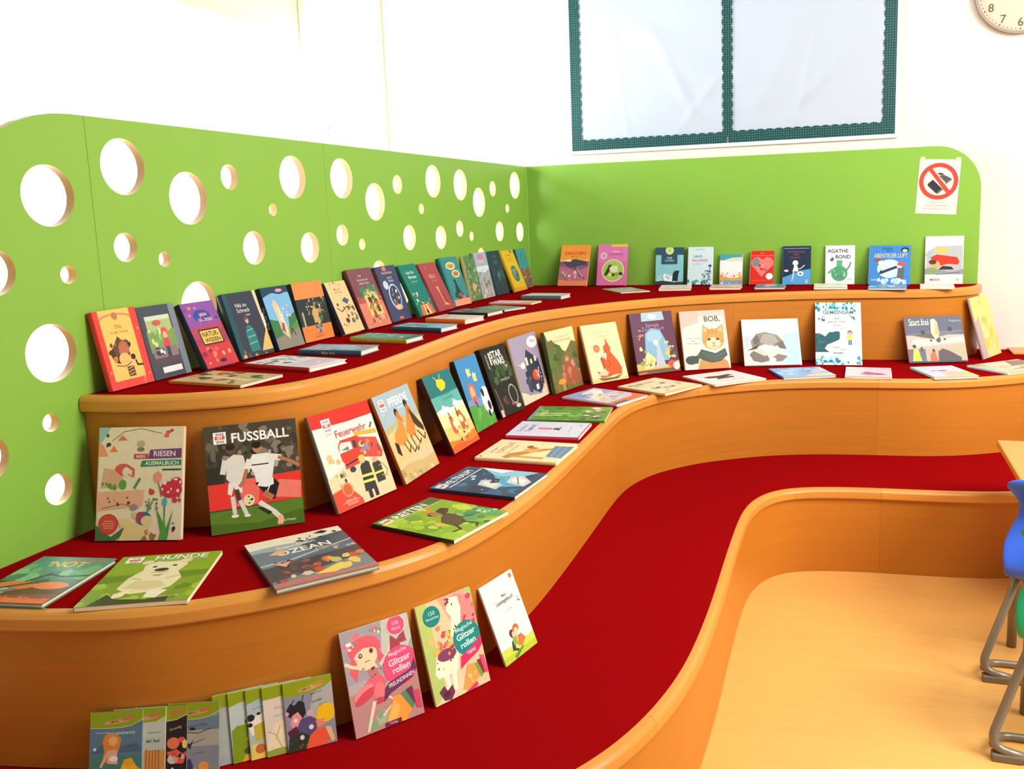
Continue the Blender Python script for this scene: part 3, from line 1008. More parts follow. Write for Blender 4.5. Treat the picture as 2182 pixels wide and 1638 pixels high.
# id | cover colour | spine colour | print | label
BOOKS = """A1|e6453c|d93a34|r .12 .10 .84 1 f2c268;e .48 .885 .37 .065 e87a6a;e .48 .865 .35 .065 f2c268;e .48 .915 .07 0 b5794a;t Ella .5 .78 .08 9c6424;t in_der_Schule .5 .71 .055 9c6424;p 5f4433 .16 .46 .3 .56 .42 .66 .5 .6 .62 .6 .68 .52 .58 .46 .5 .42 .4 .38 .28 .34 .2 .38;b 14 3 .2 .36 .6 .6 .03 .09 6b4630,a0603c,4a3020,c08050;e .5 .5 .12 .09 b86a4c;e .46 .36 .13 .08 efb870;e .66 .37 .055 0 3a2a22;e .64 .54 .04 0 3a2a22;l 3a2a22 .014 .24 .30 .4 .27 .5 .28 .6 .31;r .46 .13 .62 .26 5f4433;l f2c268 .012 .48 .15 .6 .17;l f2c268 .012 .48 .19 .6 .21;l f2c268 .012 .48 .23 .6 .25;l 3a2a22 .035 .70 .32 .72 .26 .84 .25;r 0 0 1 .09 ee4a44;l f7a070 .02 .78 0 .80 .12;e .07 .22 .02 0 f7a0a0;e .93 .72 .02 0 f7a0a0;e .93 .12 .02 0 f7a0a0|red and yellow children's book, leftmost of the paperbacks along the holed green wall
A2|454c58|5a6470|r .10 .20 .84 .92 5c4a50;r .14 .28 .80 .86 a9bc80;w 7d9c58 .62 .04 1.5 0 .36;r .14 .28 .80 .42 8a7a78;r 0 .0 .10 1 454c58;r .84 0 1 1 7b8792;r .0 .86 .84 1 454c58;r 0 0 .84 .20 454c58;r .14 .80 .8 .86 c8d6c0;e .42 .76 .12 .04 d05a44;e .56 .62 .10 .07 d8584c;e .56 .58 .06 .05 f0b090;p d8445a .46 .42 .64 .42 .62 .54 .50 .54;r .5 .28 .6 .42 3c4460;b 12 5 .2 .28 .42 .42 .03 .06 333,444,eee,999;b 10 6 .16 .46 .5 .72 .04 .08 7fae60,98c070,c8dca0;r .26 .07 .78 .15 f4e4e0|dark grey framed children's book with green picture and blank white label strip
A3|8e3e78|2a3344|r 0 .52 1 1 8a52a0;p b04468 0 .2 1 .4 1 .66 0 .62;r 0 0 1 .34 c8383e;p a63a5c 0 .34 1 .34 1 .56 0 .44;e .5 .78 .26 .1 3c4aa0;T MEIN .55 .80 .07 f7b0a0;T GROSSES .56 .72 .075 f7b0a0 .5;r .2 .34 .84 .58 2e2418;r .23 .36 .81 .56 e8c060;T NATUR- .52 .50 .12 4a3818 .5;T WISSEN .52 .41 .10 4a3818 .5;b 12 8 .1 .06 .9 .3 .04 .08 f07a60,f4a080,8a2c48,e85858;b 8 9 .05 .66 .95 .95 .03 .06 f08a70,c84a60,3c3a88;e .56 .08 .1 .03 3a2230|purple and red nature book with square yellow title panel
A4|34384a|1f3444|r 0 0 .14 1 24505c;r .14 0 .78 1 373a4c;r .78 .34 1 1 d8c8a0;p 373a4c .78 .34 .78 1 .9 1 .95 .34;p d8b868 .66 .06 .8 .22 .92 .34 .98 .4 1 .06;t Nils_im .45 .80 .085 dfdde4 .5;t Schreck .48 .72 .085 dfdde4 .5;t Kapitel .58 .64 .035 dfdde4;e .48 .56 .05 .05 caa890;e .47 .60 .05 .03 6b4a3c;p 2f7a78 .34 .08 .62 .08 .62 .36 .54 .48 .42 .48 .34 .34;l 7fb8b0 .02 .36 .3 .6 .32;l 7fb8b0 .02 .36 .2 .6 .22;l 7fb8b0 .02 .38 .4 .58 .42;b 8 4 .1 .0 .9 .1 .03 .06 c8a868,8a6a40|dark night-blue book with white title and figure in striped teal sweater
A5|23405c|1b2c44/Das_alte_Haus|r 0 .0 1 .9 78b4dc;w 23405c .90 .03 1 .5 .9;p 23405c 0 .84 .2 .88 .5 .92 1 .88 1 1 0 1;e .66 .93 .14 .03 c87a8c;T Team .66 .935 .05 f0d8e0;w 5f8a50 .34 .04 1 2 0;p 3f7a48 0 .15 .3 .2 .3 .45 0 .5;p 3f7a48 .62 .3 1 .4 1 .55 .7 .48;p 8a8478 0 0 1 0 1 .28 .0 .18;p d6c29a .34 .26 .52 .14 .58 .3 .46 .74 .34 .8 .26 .72;p efe0c0 .40 .3 .5 .24 .52 .4 .42 .7;b 10 2 .5 .5 .8 .68 .03 .06 e8d8d8,d090a0,c8dcec;p b04858 .34 .3 .44 .24 .48 .4 .4 .42;l 2a2420 .03 .62 .2 .7 .3 .78 .18|sky-blue children's book with navy wave top and pale tower standing on green
A6|f88a48|22282c|r 0 .25 1 .72 2a3434;r 0 .72 1 1 fa8c4c;r 0 0 1 .26 f98240;b 60 12 .3 .45 .95 .72 .012 .03 c8b48c,e0d0a8,806a48;b 14 13 .4 .3 .75 .5 .03 .07 d8a860,b88850,5a6a50;p c8a468 .46 .3 .62 .3 .66 .5 .54 .58 .44 .48;e .56 .2 .11 .07 7a8a88;b 8 14 .45 .14 .68 .26 .02 .05 4a5a60,a8a098,383838;r .1 .25 .16 .5 a8a890;t Unsichtbar .5 .07 .05 b85020;t im_Wald .5 .12 .05 b85020|orange children's book with dark forest band across its middle
A7|ecc690|2c3448|b 8 3 .0 .9 1 1 .03 .06 c8b080,ecc690,9a8a60;t Mia_und .48 .85 .07 8a6a4a;t die_Tiere .5 .79 .07 8a6a4a;t Band_1 .5 .73 .035 c89a68;p 3c5c68 .5 .62 .66 .68 .84 .62 .68 .54;b 22 7 .12 .1 .9 .52 .03 .08 6a4a38,a87850,4f6858,8a5a44,d8a878;l 5a3a2c .03 .14 .5 .3 .42 .6 .5 .84 .46;e .4 .24 .09 .05 4c3830;e .66 .22 .08 .05 5a6a5c;e .22 .56 .05 .03 6a4434|cream paperback with small brown animals and a dark teal kite shape
A8|8a4450|6c3440|r 0 .4 1 1 7d4a54;r 0 0 1 .5 d88064;w a85850 .5 .04 1.5 1 .42;t Das .44 .88 .06 e0c0b8;t Geheimnis_der .5 .81 .055 e0c0b8;t sieben_Kinder .52 .75 .055 e0c0b8;r .32 .2 .86 .64 e8c078;p 4f7a5c .2 .5 .5 .6 .46 .7 .24 .68;p 4f7a5c .55 .62 .9 .56 .86 .7 .6 .72;b 16 5 .2 .45 .9 .7 .03 .07 4f7a5c,3f6450,7a9a68;f .5 .16 .34 6a3c2c 2c1c18 b88848 3a2c28;f .72 .14 .32 a8684a 20201c 484038 e8c060;b 10 8 .2 .06 .9 .2 .03 .06 f0b098,8a3c38,c05c4c|maroon and salmon paperback with two children among green cacti
A9|43466c|5b3c44|t Geschichten .5 .88 .075 e8b098;t aus_der .56 .79 .06 d8d0dc;t Schule .58 .73 .07 d8d0dc;e .54 .44 .28 .23 c2d2e0 -12;e .55 .44 .24 .20 3c4266 -12;e .26 .66 .12 .08 c2d2e0;b 20 6 .4 .3 .7 .56 .03 .08 222430,e8e4e0,222430,8a6a5c,c8a080;e .56 .24 .18 .05 e0b890;e .42 .95 .1 .04 e08050;r .4 .03 .6 .07 e86a54|slate-violet paperback with a pale oval frame around a dark creature
A10|0d7a70|1e5c40|b 20 2 .0 .6 1 1 .006 .012 9fd8c8;t Gute_Zeit .5 .84 .085 d8f4ec .8;t Monster .55 .75 .10 d8f4ec .75;t ein_Abenteuer .54 .66 .05 9fd8c8;b 26 4 .1 .16 .9 .45 .02 .06 2f8a50,58a858,e8c868,f0e0b0,c85040;p e86c3c .16 .0 .92 .0 .84 .2 .24 .2;p f8d8a0 .38 0 .48 0 .48 .2 .42 .2;p f8d8a0 .6 0 .72 0 .64 .2 .56 .2;e .52 .06 .07 .04 2c3428|deep teal paperback with a striped orange tent along the bottom
A11|a84450|8c3840|t Jule .32 .90 .06 cc8a80;T BELLE .5 .72 .10 dd9a88;t und_das_Lied .54 .63 .045 cc8a80;l e8a050 .05 .5 .46 .56 .16;p f0b068 .44 .5 .56 .5 .54 .36 .5 .36;l f0b068 .03 .5 .12 .78 .1;e .62 .13 .06 .02 f0c078;l 7a2c38 .04 .64 .32 .72 .14|plain dusty-red paperback with a thin orange figure low on its cover
A12|3c8a8c|24686c|e .5 .82 .26 .08 e8dcb0;e .5 .82 .21 .055 c8a868;t Lena .5 .82 .07 5a3c2c;e .66 .65 .22 .08 e8dcb0;e .66 .65 .17 .055 b88848;T & .66 .65 .06 5a3c2c;p 223c44 .32 .22 .44 .46 .52 .5 .56 .36 .66 .26 .74 .2 .4 .14;e .46 .5 .06 .05 223c44;b 8 3 .3 .12 .9 .24 .05 .1 c88060,2c4850,a86048;r 0 0 1 .13 e89878;r 0 0 .1 1 337a80|blue-green paperback with two cream ovals above a dark crouching animal
A13|5f8a58|d0b080|b 40 3 0 0 1 1 .05 .14 6a9a60,4f7a50,8aa870,3c6848,a8b888;b 16 7 .1 .05 .9 .35 .05 .1 c8a878,a87c58,e0c8a0,8a6848;T WALD .5 .72 .16 3f7058;e .5 .3 .16 .1 d0a880|green leafy jungle paperback leaning beside the grey flowered one
A14|a8b0b8|7c8a78|r 0 .62 1 1 b0b2c8;p d8e8f0 0 .6 .6 .55 1 .62 1 .7 0 .7;e .5 .9 .22 .06 d0889c;t Florentine .48 .80 .07 f0f0f4 .8;b 46 9 0 0 1 .62 .03 .1 8aa070,b8c8a8,7a8a60,d8d0c8,988870,c8a898;b 8 4 .2 .0 .8 .2 .03 .06 e8e0d8,8a7868|pale grey paperback with flowers and a pink top ornament
A15|27424c|2c4a58|t Finn .5 .88 .09 5f8088;T NEBEL .5 .74 .10 47707a;b 16 2 .1 .2 .9 .6 .05 .12 2f5a60,35686c,234048;e .5 .42 .14 .12 2c6a68;e .52 .44 .06 .05 4a8a80|very dark teal paperback with hardly visible picture
A16|e6c034|d8a828|t Der_Räuber .48 .88 .06 8a6a18;r .14 .8 .8 .815 c8a020;t und_der_Fisch .5 .76 .055 8a6a18;e .5 .42 .26 .2 3c7078 10;e .5 .42 .2 .15 5a8a88 10;b 10 3 .3 .3 .7 .55 .03 .07 2c4c50,8a9a78,c8a840;e .76 .96 .1 .03 b8503c;w e89c30 .08 .02 1 0 0|yellow paperback with a dark blue-green oval picture
A17|4a9ca0|1e5458|t Kati .48 .86 .10 1e6a74;l 1e6a74 .03 .3 .72 .36 .8;t auf_Reise .55 .72 .05 2a6a70;w 8a6c58 .48 .04 1.5 0 0;b 30 5 0 0 1 .5 .04 .1 8a6c58,a88868,5f8050,6a4c40,c8b088;e .45 .35 .1 .1 a87050|teal and brown paperback, last in the row nearest the room corner
B1|f0923c|e88838|r 0 .62 1 1 f39a3e;r 0 .58 1 .64 f8c070;T DRACHEN .5 .80 .11 c8442c;t MEISTER .5 .72 .05 c8442c;r 0 .12 1 .6 8a5a80;w c06c90 .42 .05 1 1 .12;p 4c4658 .1 .58 .3 .6 .5 .66 .9 .6 .96 .5 .7 .5 .5 .44 .3 .46;l 4c4658 .06 .5 .5 .66 .36 .74 .24 .88 .18;l c8b8a0 .03 .6 .44 .72 .3 .84 .2;b 12 3 .1 .16 .6 .36 .04 .09 d8c8b0,b0a090,8a8060,f0e0c8;w f08860 .12 .02 1 1 0;e .3 .62 .1 .03 f8e0b0|orange book with a dark dragon, first on the plain green wall
B2|dd6cae|d060a0|r 0 .55 1 1 e07cb8;r .44 .94 1 1 f0c848;t Freundinnen .62 .76 .07 8a3070 .6;T PFERDE .62 .82 .05 f0c8e0 .4;e .2 .72 .12 0 e8b8e0;t 8 .2 .72 .09 7a3c8c;e .54 .36 .38 0 f0e8b0;e .54 .36 .35 0 a8c860;b 16 6 .35 .22 .75 .5 .04 .1 d8e0a0,8ab048,4a4438,c8d890;p 3c3830 .24 .24 .4 .5 .5 .5 .44 .36 .34 .24;e .56 .4 .14 .08 dfe8b8;p 3c3830 .74 .26 .88 .24 .86 .32 .76 .32|pink book with round green picture in its lower half
B3|2c5668|24485a|r .0 .08 1 .8 8ccfd8;r .2 .55 .78 1 34566c;r 0 .8 1 1 34566c;T DAS .5 .72 .07 c8d8d8;t KLASSEN .5 .65 .06 c8d8d8;e .5 .92 .15 0 cfe890;t 7 .5 .92 .1 4a7a40;b 20 2 .1 .1 .7 .26 .04 .08 e8f0f0,d8e8f0,fff;p 1e3440 .6 .1 .62 .3 .7 .38 .86 .38 .82 .28 .8 .1;w 3a3c44 .09 .02 1 0 0|teal and pale blue book with penguins on a dark ground
B4|d4ecf4|8a8078|t DIE_FAMILIE .5 .93 .05 6a9cc8;T HAUS .42 .75 .10 4a7ac0 .5;T RAUHREIF .5 .64 .10 e05888 .8;t im_Schnee .4 .55 .06 4a8ac8;b 26 6 .6 .05 .98 .5 .03 .07 5a6c88,8a9cb0,3c4c68,a8b8c8;b 16 3 .0 .0 .9 .12 .04 .09 1f7a70,2a8a78,58a898;b 10 8 .1 .3 .6 .5 .01 .02 8abcd8|thick pale blue winter book, right of the penguin book
B5|f6f4f8|d8d0c8|r 0 .8 1 1 4ca6b4;p e8dcc0 .25 .82 .5 .88 1 .9 1 .76 .3 .76;r 0 .42 1 .76 faf8fc;b 16 3 .04 .2 .96 .4 .04 .09 f0b048,d84a6c,e88850,f0d0a0;w e8a848 .24 .03 1 1 .12;r 0 0 1 .14 7aa4c8;b 8 4 .1 .02 .9 .12 .03 .06 f0f4f8,a8c0d8|small white book with teal top and colourful strip of letters
B6|d8281e|f08a78|r 0 .84 1 .87 f06848;t LIEBE .5 .93 .05 f0a080;e .3 .64 .26 .17 f07a78;e .74 .64 .26 .17 f07a78;p f07a78 .06 .58 .98 .58 .5 .22;e .24 .66 .16 .12 6f8a88;b 8 3 .4 .4 .7 .6 .04 .08 d84a50,b83840,f8a098;e .84 .24 .15 0 fbeef0;l f06848 .02 .1 .12 .94 .12|small red book with a big pink heart, beside the flat teal book
B7|26364c|3c6ca0|l 8ab0c8 .02 .06 .94 .94 .94;t MITTERNACHTS- .5 .85 .06 a85468;t TAGE .48 .78 .06 a85468;t DER_MOND .46 .7 .05 a85468;p 5aa8e8 0 0 1 0 1 .4 .6 .36 .3 .26 .0 .18;e .46 .56 .1 .07 f4f4f4;p f0f0f4 .42 .5 .54 .48 .56 .34 .36 .34;l e8e8f0 .03 .54 .4 .66 .42 .78 .5;e .64 .28 .11 .06 f0f4f8;e .64 .28 .05 .02 3c4450;l c8d8f0 .05 .4 .34 .38 .2 .34 .1;e .14 .36 .08 .03 e8e8f0;e .86 .08 .05 .05 c8d0a0|dark blue book with a white figure dancing above light blue
B8|f6f6fa|d8d8dc|T AGATHE .42 .86 .13 3a3a44 .72;T BOND .6 .71 .13 3a3a44 .66;b 5 2 .12 .6 .24 .68 .05 .09 5f58a0,7468b0;r .38 .46 .58 .62 68b888;e .48 .28 .28 .2 5aa87c;l 68b888 .08 .24 .38 .12 .3;l 5f8a78 .05 .72 .36 .82 .46 .86 .56;b 12 4 .3 .14 .66 .38 .03 .06 8ad0a0,4a9870,a8e0b8;t Krimi .84 .14 .05 8a8a9a .2|white book with a green cactus drawing and bold black capitals
B9|3c84cc|5aa0e0|T PINGU .44 .92 .06 1c4478;t IM_EIS .5 .86 .05 1c4478;t ABENTEUER_LUFT .52 .74 .12 e8c8a8 .8;e .86 .88 .1 .07 2a2a30;e .86 .86 .06 .04 f0d8a0;e .5 .4 .3 .24 c8dcf4;l 30343c .07 .3 .3 .5 .38 .66 .44;p 30343c .22 .24 .34 .3 .3 .38;e .22 .62 .09 .06 8a5838;e .3 .56 .08 .05 f0e8d8;e .78 .52 .1 .05 e85048;p 5c6468 .68 .14 .84 .14 .86 .42 .7 .42;e .7 .1 .1 .06 e8f0f8;b 10 5 .1 .0 .9 .12 .05 .1 d8ecfc,a8d0f0;t krimi .14 .12 .05 e8f0f8|wide blue book with penguins and a small dark plane
B10|fbf3ee|e8dcd8|r .04 .2 .98 .8 b8c0c8;p fbf3ee 0 .66 .4 .84 1 .84 1 1 0 1;w 9aa0a8 .3 .04 1 .5 .2;p a8c0d0 .0 .62 .34 .8 .2 .62 .1 .5;p e4402c .14 .56 .3 .62 .84 .56 .9 .46 .86 .4 .6 .42 .4 .38 .2 .46;e .42 .7 .2 .06 f0c860;e .26 .4 .14 .09 f0b088;e .2 .46 .1 .05 6a3c28;p 8ab060 .1 .2 .28 .2 .3 .34 .14 .34;p 3a3630 .36 .3 .76 .3 .7 .36 .46 .38;l 66707a .02 .3 .2 .9 .24;T MAXXI .26 .09 .06 8a3c50;e .86 .09 .03 0 f0a890;r 0 0 1 .04 fbf3ee|tall white book with a red sports car, rightmost on the top tier
C1|f4e3c4|d8c8a8|p 9cc8c4 0 1 .14 1 .0 .82;l 7a6a48 .008 .16 .88 .3 .96 .5 .985 .68 .95 .74 .94;b 4 31 .10 .82 .14 .96 .022 .028 3f4a3c;p e87a68 .22 .88 .34 .88 .28 .93;p f08a60 .13 .78 .23 .78 .18 .84;p f0a070 .0 .74 .12 .74 .06 .84 .0 .86;e .82 .95 .03 .015 d85858;e .8 .92 .03 .02 e87868;e .86 .965 .02 .014 c84848;e .5 .85 .05 .03 c8b890;e .5 .8 .045 .02 8a8458;e .3 .62 .10 .055 e0605c;e .36 .6 .07 .05 f4e3c4;l e0605c .03 .34 .66 .42 .62 .42 .56;l e88a80 .02 .36 .58 .42 .56;p e8b090 .04 .46 .08 .64 .2 .62 .3 .55 .34 .46;T MEIN .5 .735 .042 f4e3c4 .12;r .42 .715 .59 .76 c85060;T MEIN .5 .737 .034 f8d0c8 .12;p 7b4a7c .59 .715 .98 .72 .98 .805 .61 .795;T RIESEN .78 .76 .062 f0dff0 .34;p 3f8a68 .5 .645 .98 .655 .98 .705 .52 .70;T AUSMALBUCH .75 .677 .044 eaf4e0 .42;r .76 .61 .98 .625 3c5c60;e .3 .49 .045 .045 5aa850;b 6 5 .03 .44 .22 .5 .02 .045 6a9a48,8ab050;l 5a9a48 .03 .44 .46 .5 .54;b 9 7 .0 .38 1 .44 .01 .04 e87a60,c85040,f0b090;p f2b694 0 .26 .54 .3 .56 .44 0 .43;b 7 14 .1 .3 .4 .4 .012 .026 4a3c34,6a4434,c85040;l 8a6048 .008 .06 .28 .3 .32 .5 .28;e .71 .55 .05 .05 f0a080;l 6a8a50 .012 .72 .5 .76 .38;e .645 .42 .035 .025 d85040;e .87 .44 .13 .075 d8394a;e .93 .5 .07 .05 d8394a;b 9 21 .76 .4 .98 .54 .012 .025 fbeeea;b 5 22 .8 .34 .98 .4 .03 .05 d8394a;l 4c7a48 .014 .8 .36 .8 .2;e .8 .33 .03 .04 5cb0b0;p 4f9a44 .78 0 .7 .28 .76 .2 .8 .1;p 4f9a44 .78 0 .9 .26 .86 .1 .84 0;p 5aa84c .74 0 .8 .22 .84 0;e .44 .29 .045 .03 b08a90;e .46 .22 .035 .03 e8c878;l 6a9a68 .016 .66 .34 .6 .24 .62 .34;b 12 23 .58 .24 .72 .36 .01 .02 6a8a58;p f0d898 .26 .18 .36 .2 .48 .14 .56 .16 .62 .2 .66 .18 .6 .06 .52 0 .28 0 .3 .1;e .56 .19 .09 .06 3c7a98;e .52 .2 .05 .05 b0486c;e .6 .17 .07 .045 f0d898;p 4f7a48 .0 0 0 .14 .1 .08 .24 0;p 4f7a48 .12 0 .34 .12 .3 .04 .24 0;e .15 .145 .115 0 d8402f;e .15 .145 .10 0 e0503c;l f6d0c0 .006 .1 .17 .2 .17;l f6d0c0 .006 .08 .15 .22 .15;l f6d0c0 .006 .09 .13 .21 .13;l f6d0c0 .006 .1 .11 .2 .11;b 6 25 .54 0 .7 .08 .02 .04 a87848,c85848,d8a860;b 4 26 .88 .06 .92 .16 .01 .03 333|cream colouring book with flowers, a red dot and purple and green title bars
C2|4a4436|3f4a2c|r 0 .6 1 1 4b4334;b 60 5 0 .62 1 1 .03 .08 5c5342,6a6252,3c362a,857a68,463e30;b 30 6 0 .52 1 .74 .02 .06 2c2822,8a8072,5c4c44,b0a898,3a3430;p e8382c 0 .22 1 .24 1 .50 0 .46;p f06a5c .26 .24 .52 .24 .56 .48 .3 .48;p f07c6c .7 .28 .98 .24 1 .4 .76 .44;r 0 0 1 .21 4d6e1c;p 5c7f24 .0 .1 .5 .06 1 .14 1 .24 .0 .2;r 0 .46 .18 .62 332e26;p e0dcd0 .2 .5 .22 .68 .3 .72 .4 .7 .42 .6 .36 .46 .24 .46;e .27 .765 .05 .045 6b4a38;e .27 .79 .05 .03 2c2018;l e0dcd0 .06 .2 .66 .17 .56;p e8e4dc .22 .46 .36 .46 .36 .36 .3 .36 .27 .42 .24 .34 .2 .36;l 4c3a30 .05 .3 .38 .32 .28;l d8d4c8 .045 .33 .28 .38 .16;l d8d4c8 .045 .25 .32 .26 .18;e .26 .15 .04 .015 f0ece0;e .39 .14 .035 .012 f0ece0;p ecebe4 .44 .62 .5 .7 .66 .7 .74 .66 .72 .58 .68 .42 .52 .42 .5 .52;l 2f2b28 .014 .48 .6 .66 .6;e .555 .76 .05 .05 c08058;e .55 .785 .052 .032 2a1c14;l e9e6dc .07 .46 .64 .42 .56;l b8744c .04 .42 .56 .38 .46 .34 .42;l e9e6dc .07 .7 .66 .78 .645;l b8744c .04 .78 .645 .9 .6 .99 .55;p 1f1c1c .5 .43 .7 .46 .76 .4 .7 .26 .62 .26 .58 .34;p ecebe4 .56 .46 .7 .46 .7 .4 .62 .38 .52 .4;l ecebe4 .012 .6 .3 .66 .4;l b8744c .07 .6 .32 .66 .28;l e4e0d4 .055 .54 .24 .68 .14 .74 .08;e .42 .28 .06 .055 e8dca8;b 5 8 .4 .24 .46 .32 .008 .02 3a3428;p 2c3418 .5 .2 .62 .12 .66 .14 .56 .2;l f0c8a0 .05 .74 .09 .74 .03;p f4b080 .7 .02 .76 .02 .78 .08 .72 .1;r .1 .83 .235 .94 fff;r .115 .87 .22 .905 e8604a;T WAS .168 .92 .03 333 .1;T IST .168 .888 .03 fff .09;T WAS .168 .85 .03 333 .1;T FUSSBALL .60 .875 .105 faf7f2 .62;t mit_Poster .83 .05 .03 f0f0e0 .16|dark football book with players in white kit, title FUSSBALL
C3|dfe3d2|6c7466|p e8281c 0 .86 0 1 1 1 1 .86 .6 .845 .2 .855;w e8281c .86 .01 .6 2 .9;r .17 .79 .31 .93 fff;r .18 .84 .3 .88 e8604a;T WAS .24 .905 .035 333 .11;T IST .24 .86 .032 fff .1;T WAS .24 .815 .035 333 .11;t Junior .24 .77 .03 8a9a98;T Feuerwehr .58 .75 .085 d8404c .56;p eccba0 0 .34 .3 .42 .7 .4 1 .5 1 0 0 0;p e03828 .30 .48 .30 .62 .36 .68 .66 .68 .66 .44 .34 .42;p c8d8c8 .30 .55 .32 .62 .36 .655 .52 .64 .52 .56;p 5a7a78 .34 .58 .46 .6 .46 .56;r .54 .56 .6 .64 3a3c40;p d84838 .66 .44 .66 .66 .94 .6 .98 .44 .94 .38;b 14 3 .66 .42 .94 .62 .02 .05 4a4c54,c83830,e8c8a0,f08050,888c94;p f0a83c .6 .68 .98 .64 .98 .69 .62 .72;l 5a7a58 .03 .9 .72 .94 .76;p d84038 .32 .38 .62 .40 .62 .46 .32 .44;l 302c28 .02 .34 .42 .6 .45;e .42 .36 .05 .03 3a3838;b 10 6 .14 .2 .3 .4 .02 .04 6a8a60,3c3c38,c8a070;b 6 9 .1 .46 .24 .56 .03 .05 f0b070,d8c070;p 2f332f .5 .1 .54 .36 .62 .42 .7 .38 .7 .1 .62 .1;e .6 .42 .05 .035 e8b088;e .6 .45 .055 .025 c8c040;l d8e058 .03 .52 .26 .7 .25;l d8e058 .03 .52 .2 .7 .19;p 33382f .74 .14 .74 .34 .8 .38 .88 .34 .88 .14;e .8 .38 .045 .03 d8a080;l d8e058 .025 .74 .24 .88 .24;r .54 .02 .6 .1 2c2c2c;r .64 .02 .7 .1 2c2c2c;l a89070 .012 .84 .3 .9 .32 .96 .24 .92 .18 .84 .2;p f04830 0 0 0 .2 .16 .22 .32 .16 .42 .06 .43 0;e .24 .19 .085 0 f08a58;e .24 .19 .065 0 c85c34;t Lesen_und .24 .09 .03 f8c0a8;t Entdecken .26 .05 .03 f8c0a8;l f8c0a8 .006 .1 .07 .38 .07|red and white book with a fire engine and firefighters, title Feuerwehr
C4|cfbd90|c86830|r 0 .58 1 1 9fb4be;p b4ac78 0 .54 .3 .6 1 .66 1 .7 .6 .68 0 .62;p d9bc7c 0 .2 1 .3 1 .62 .3 .58 0 .5;r .10 .81 .24 .94 e8ece8;r .11 .86 .23 .895 e8604a;T WAS .17 .92 .03 333 .1;T WAS .17 .835 .03 333 .1;T PFERDE .6 .875 .115 f8f8f4 .56;t Stolz_und_Freiheit .66 .79 .03 f0f0ec;t Band_27 .12 .78 .02 f0f0ec;p d98a38 .14 .44 .2 .54 .36 .6 .42 .72 .5 .7 .5 .56 .46 .42 .3 .38;e .43 .74 .05 .055 2c1c14;p c87428 .38 .7 .44 .76 .5 .72 .54 .62 .48 .64;p d08034 .5 .5 .6 .62 .68 .7 .76 .7 .78 .56 .72 .44 .58 .42;e .74 .8 .05 .05 2a1a12;p b86c28 .68 .7 .74 .8 .82 .74 .82 .66 .74 .66;p 3a2c1c .76 .74 .84 .66 .98 .48 .96 .42 .82 .5 .76 .56;l 332a20 .02 .34 .4 .4 .28 .46 .34;l 332a20 .02 .44 .42 .52 .26 .6 .3;l 332a20 .02 .56 .44 .62 .26 .7 .32;l e8dcc0 .015 .5 .4 .58 .3;l 332a20 .022 .68 .44 .74 .32 .8 .36;l 332a20 .022 .78 .46 .9 .34 .96 .4;l e8dcc0 .012 .62 .42 .7 .28;p 2c1c14 .12 .46 .2 .42 .18 .28 .1 .34;w c8ac70 .16 .02 1 0 0;b 12 4 .0 .0 1 .12 .03 .08 b8a868,c8b888,a09a58,e0ccA0|pale blue and sand book with two galloping brown horses, title PFERDE
C5|1f6f74|3a1c14|r 0 .5 1 .72 5aa8a0;w f4ecd0 .54 .015 1.2 0 .4;w f8e0a0 .48 .02 1 2 .2;p f8fae8 .1 .5 .2 .54 .26 .6 .36 .56 .46 .55 .4 .5;p f8fae8 .6 .54 .7 .62 .8 .57 .92 .56 .8 .52;w f0c070 .3 .02 1 1 .1;w f07a28 .14 .02 1 2 0;w ec5a1c .07 .02 1 0 0;p f0c820 .36 .84 .42 .92 .62 .9 .68 .84 .6 .78 .44 .76;l f0e0a0 .012 .42 .92 .36 .96;l f0e0a0 .012 .54 .92 .6 .97;t Das_Honigland .52 .71 .05 2a8080;t Freundschaft .56 .66 .05 2a8080;p d06030 .26 .24 .3 .44 .4 .42 .42 .3 .4 .16;p 6b3c20 .34 .16 .44 .3 .4 .2;e .42 .32 .07 .05 f4d8b8;p b8602c .58 .22 .62 .46 .74 .46 .82 .34 .8 .18;e .68 .35 .07 .05 f0d0a8;l 5a3018 .03 .64 .5 .6 .4;l 5a3018 .03 .34 .48 .38 .4;b 14 3 .36 .1 .8 .3 .02 .05 fbf0e0,4a3020,d8a070,333|teal to orange book with a yellow honey pot and two fox-like animals on sand
C6|3c86b8|121820|r 0 .3 1 1 3f88be;w 7a90c0 .42 .01 1 0 .3;w 4f9a3c .33 .03 1 1 0;b 30 5 0 0 1 .3 .03 .08 4f9a3c,5aa844,3f8a34,68b04c;p e8dc8c .34 .8 .4 .86 .46 .82 .54 .84 .5 .78 .54 .74 .44 .74 .38 .72;p e8dc8c .56 .72 .62 .78 .66 .74 .74 .76 .7 .68 .72 .64 .62 .64 .56 .66;t Titel .45 .79 .04 8a9a60;T & .64 .7 .05 8a9a60;e .34 .52 .14 .13 e0604c;e .34 .5 .1 .1 f0a888;p d85848 .26 .36 .42 .36 .4 .46 .28 .46;l 384878 .06 .34 .38 .4 .3;e .86 .34 .22 .2 f2f2ec;e .76 .46 .06 .06 1e1e22;e .9 .26 .07 .07 1e1e22;e .8 .16 .05 .05 1e1e22;l e8f0e0 .01 .4 .3 .42 .2|blue and green book with a red-haired child and a big black and white football
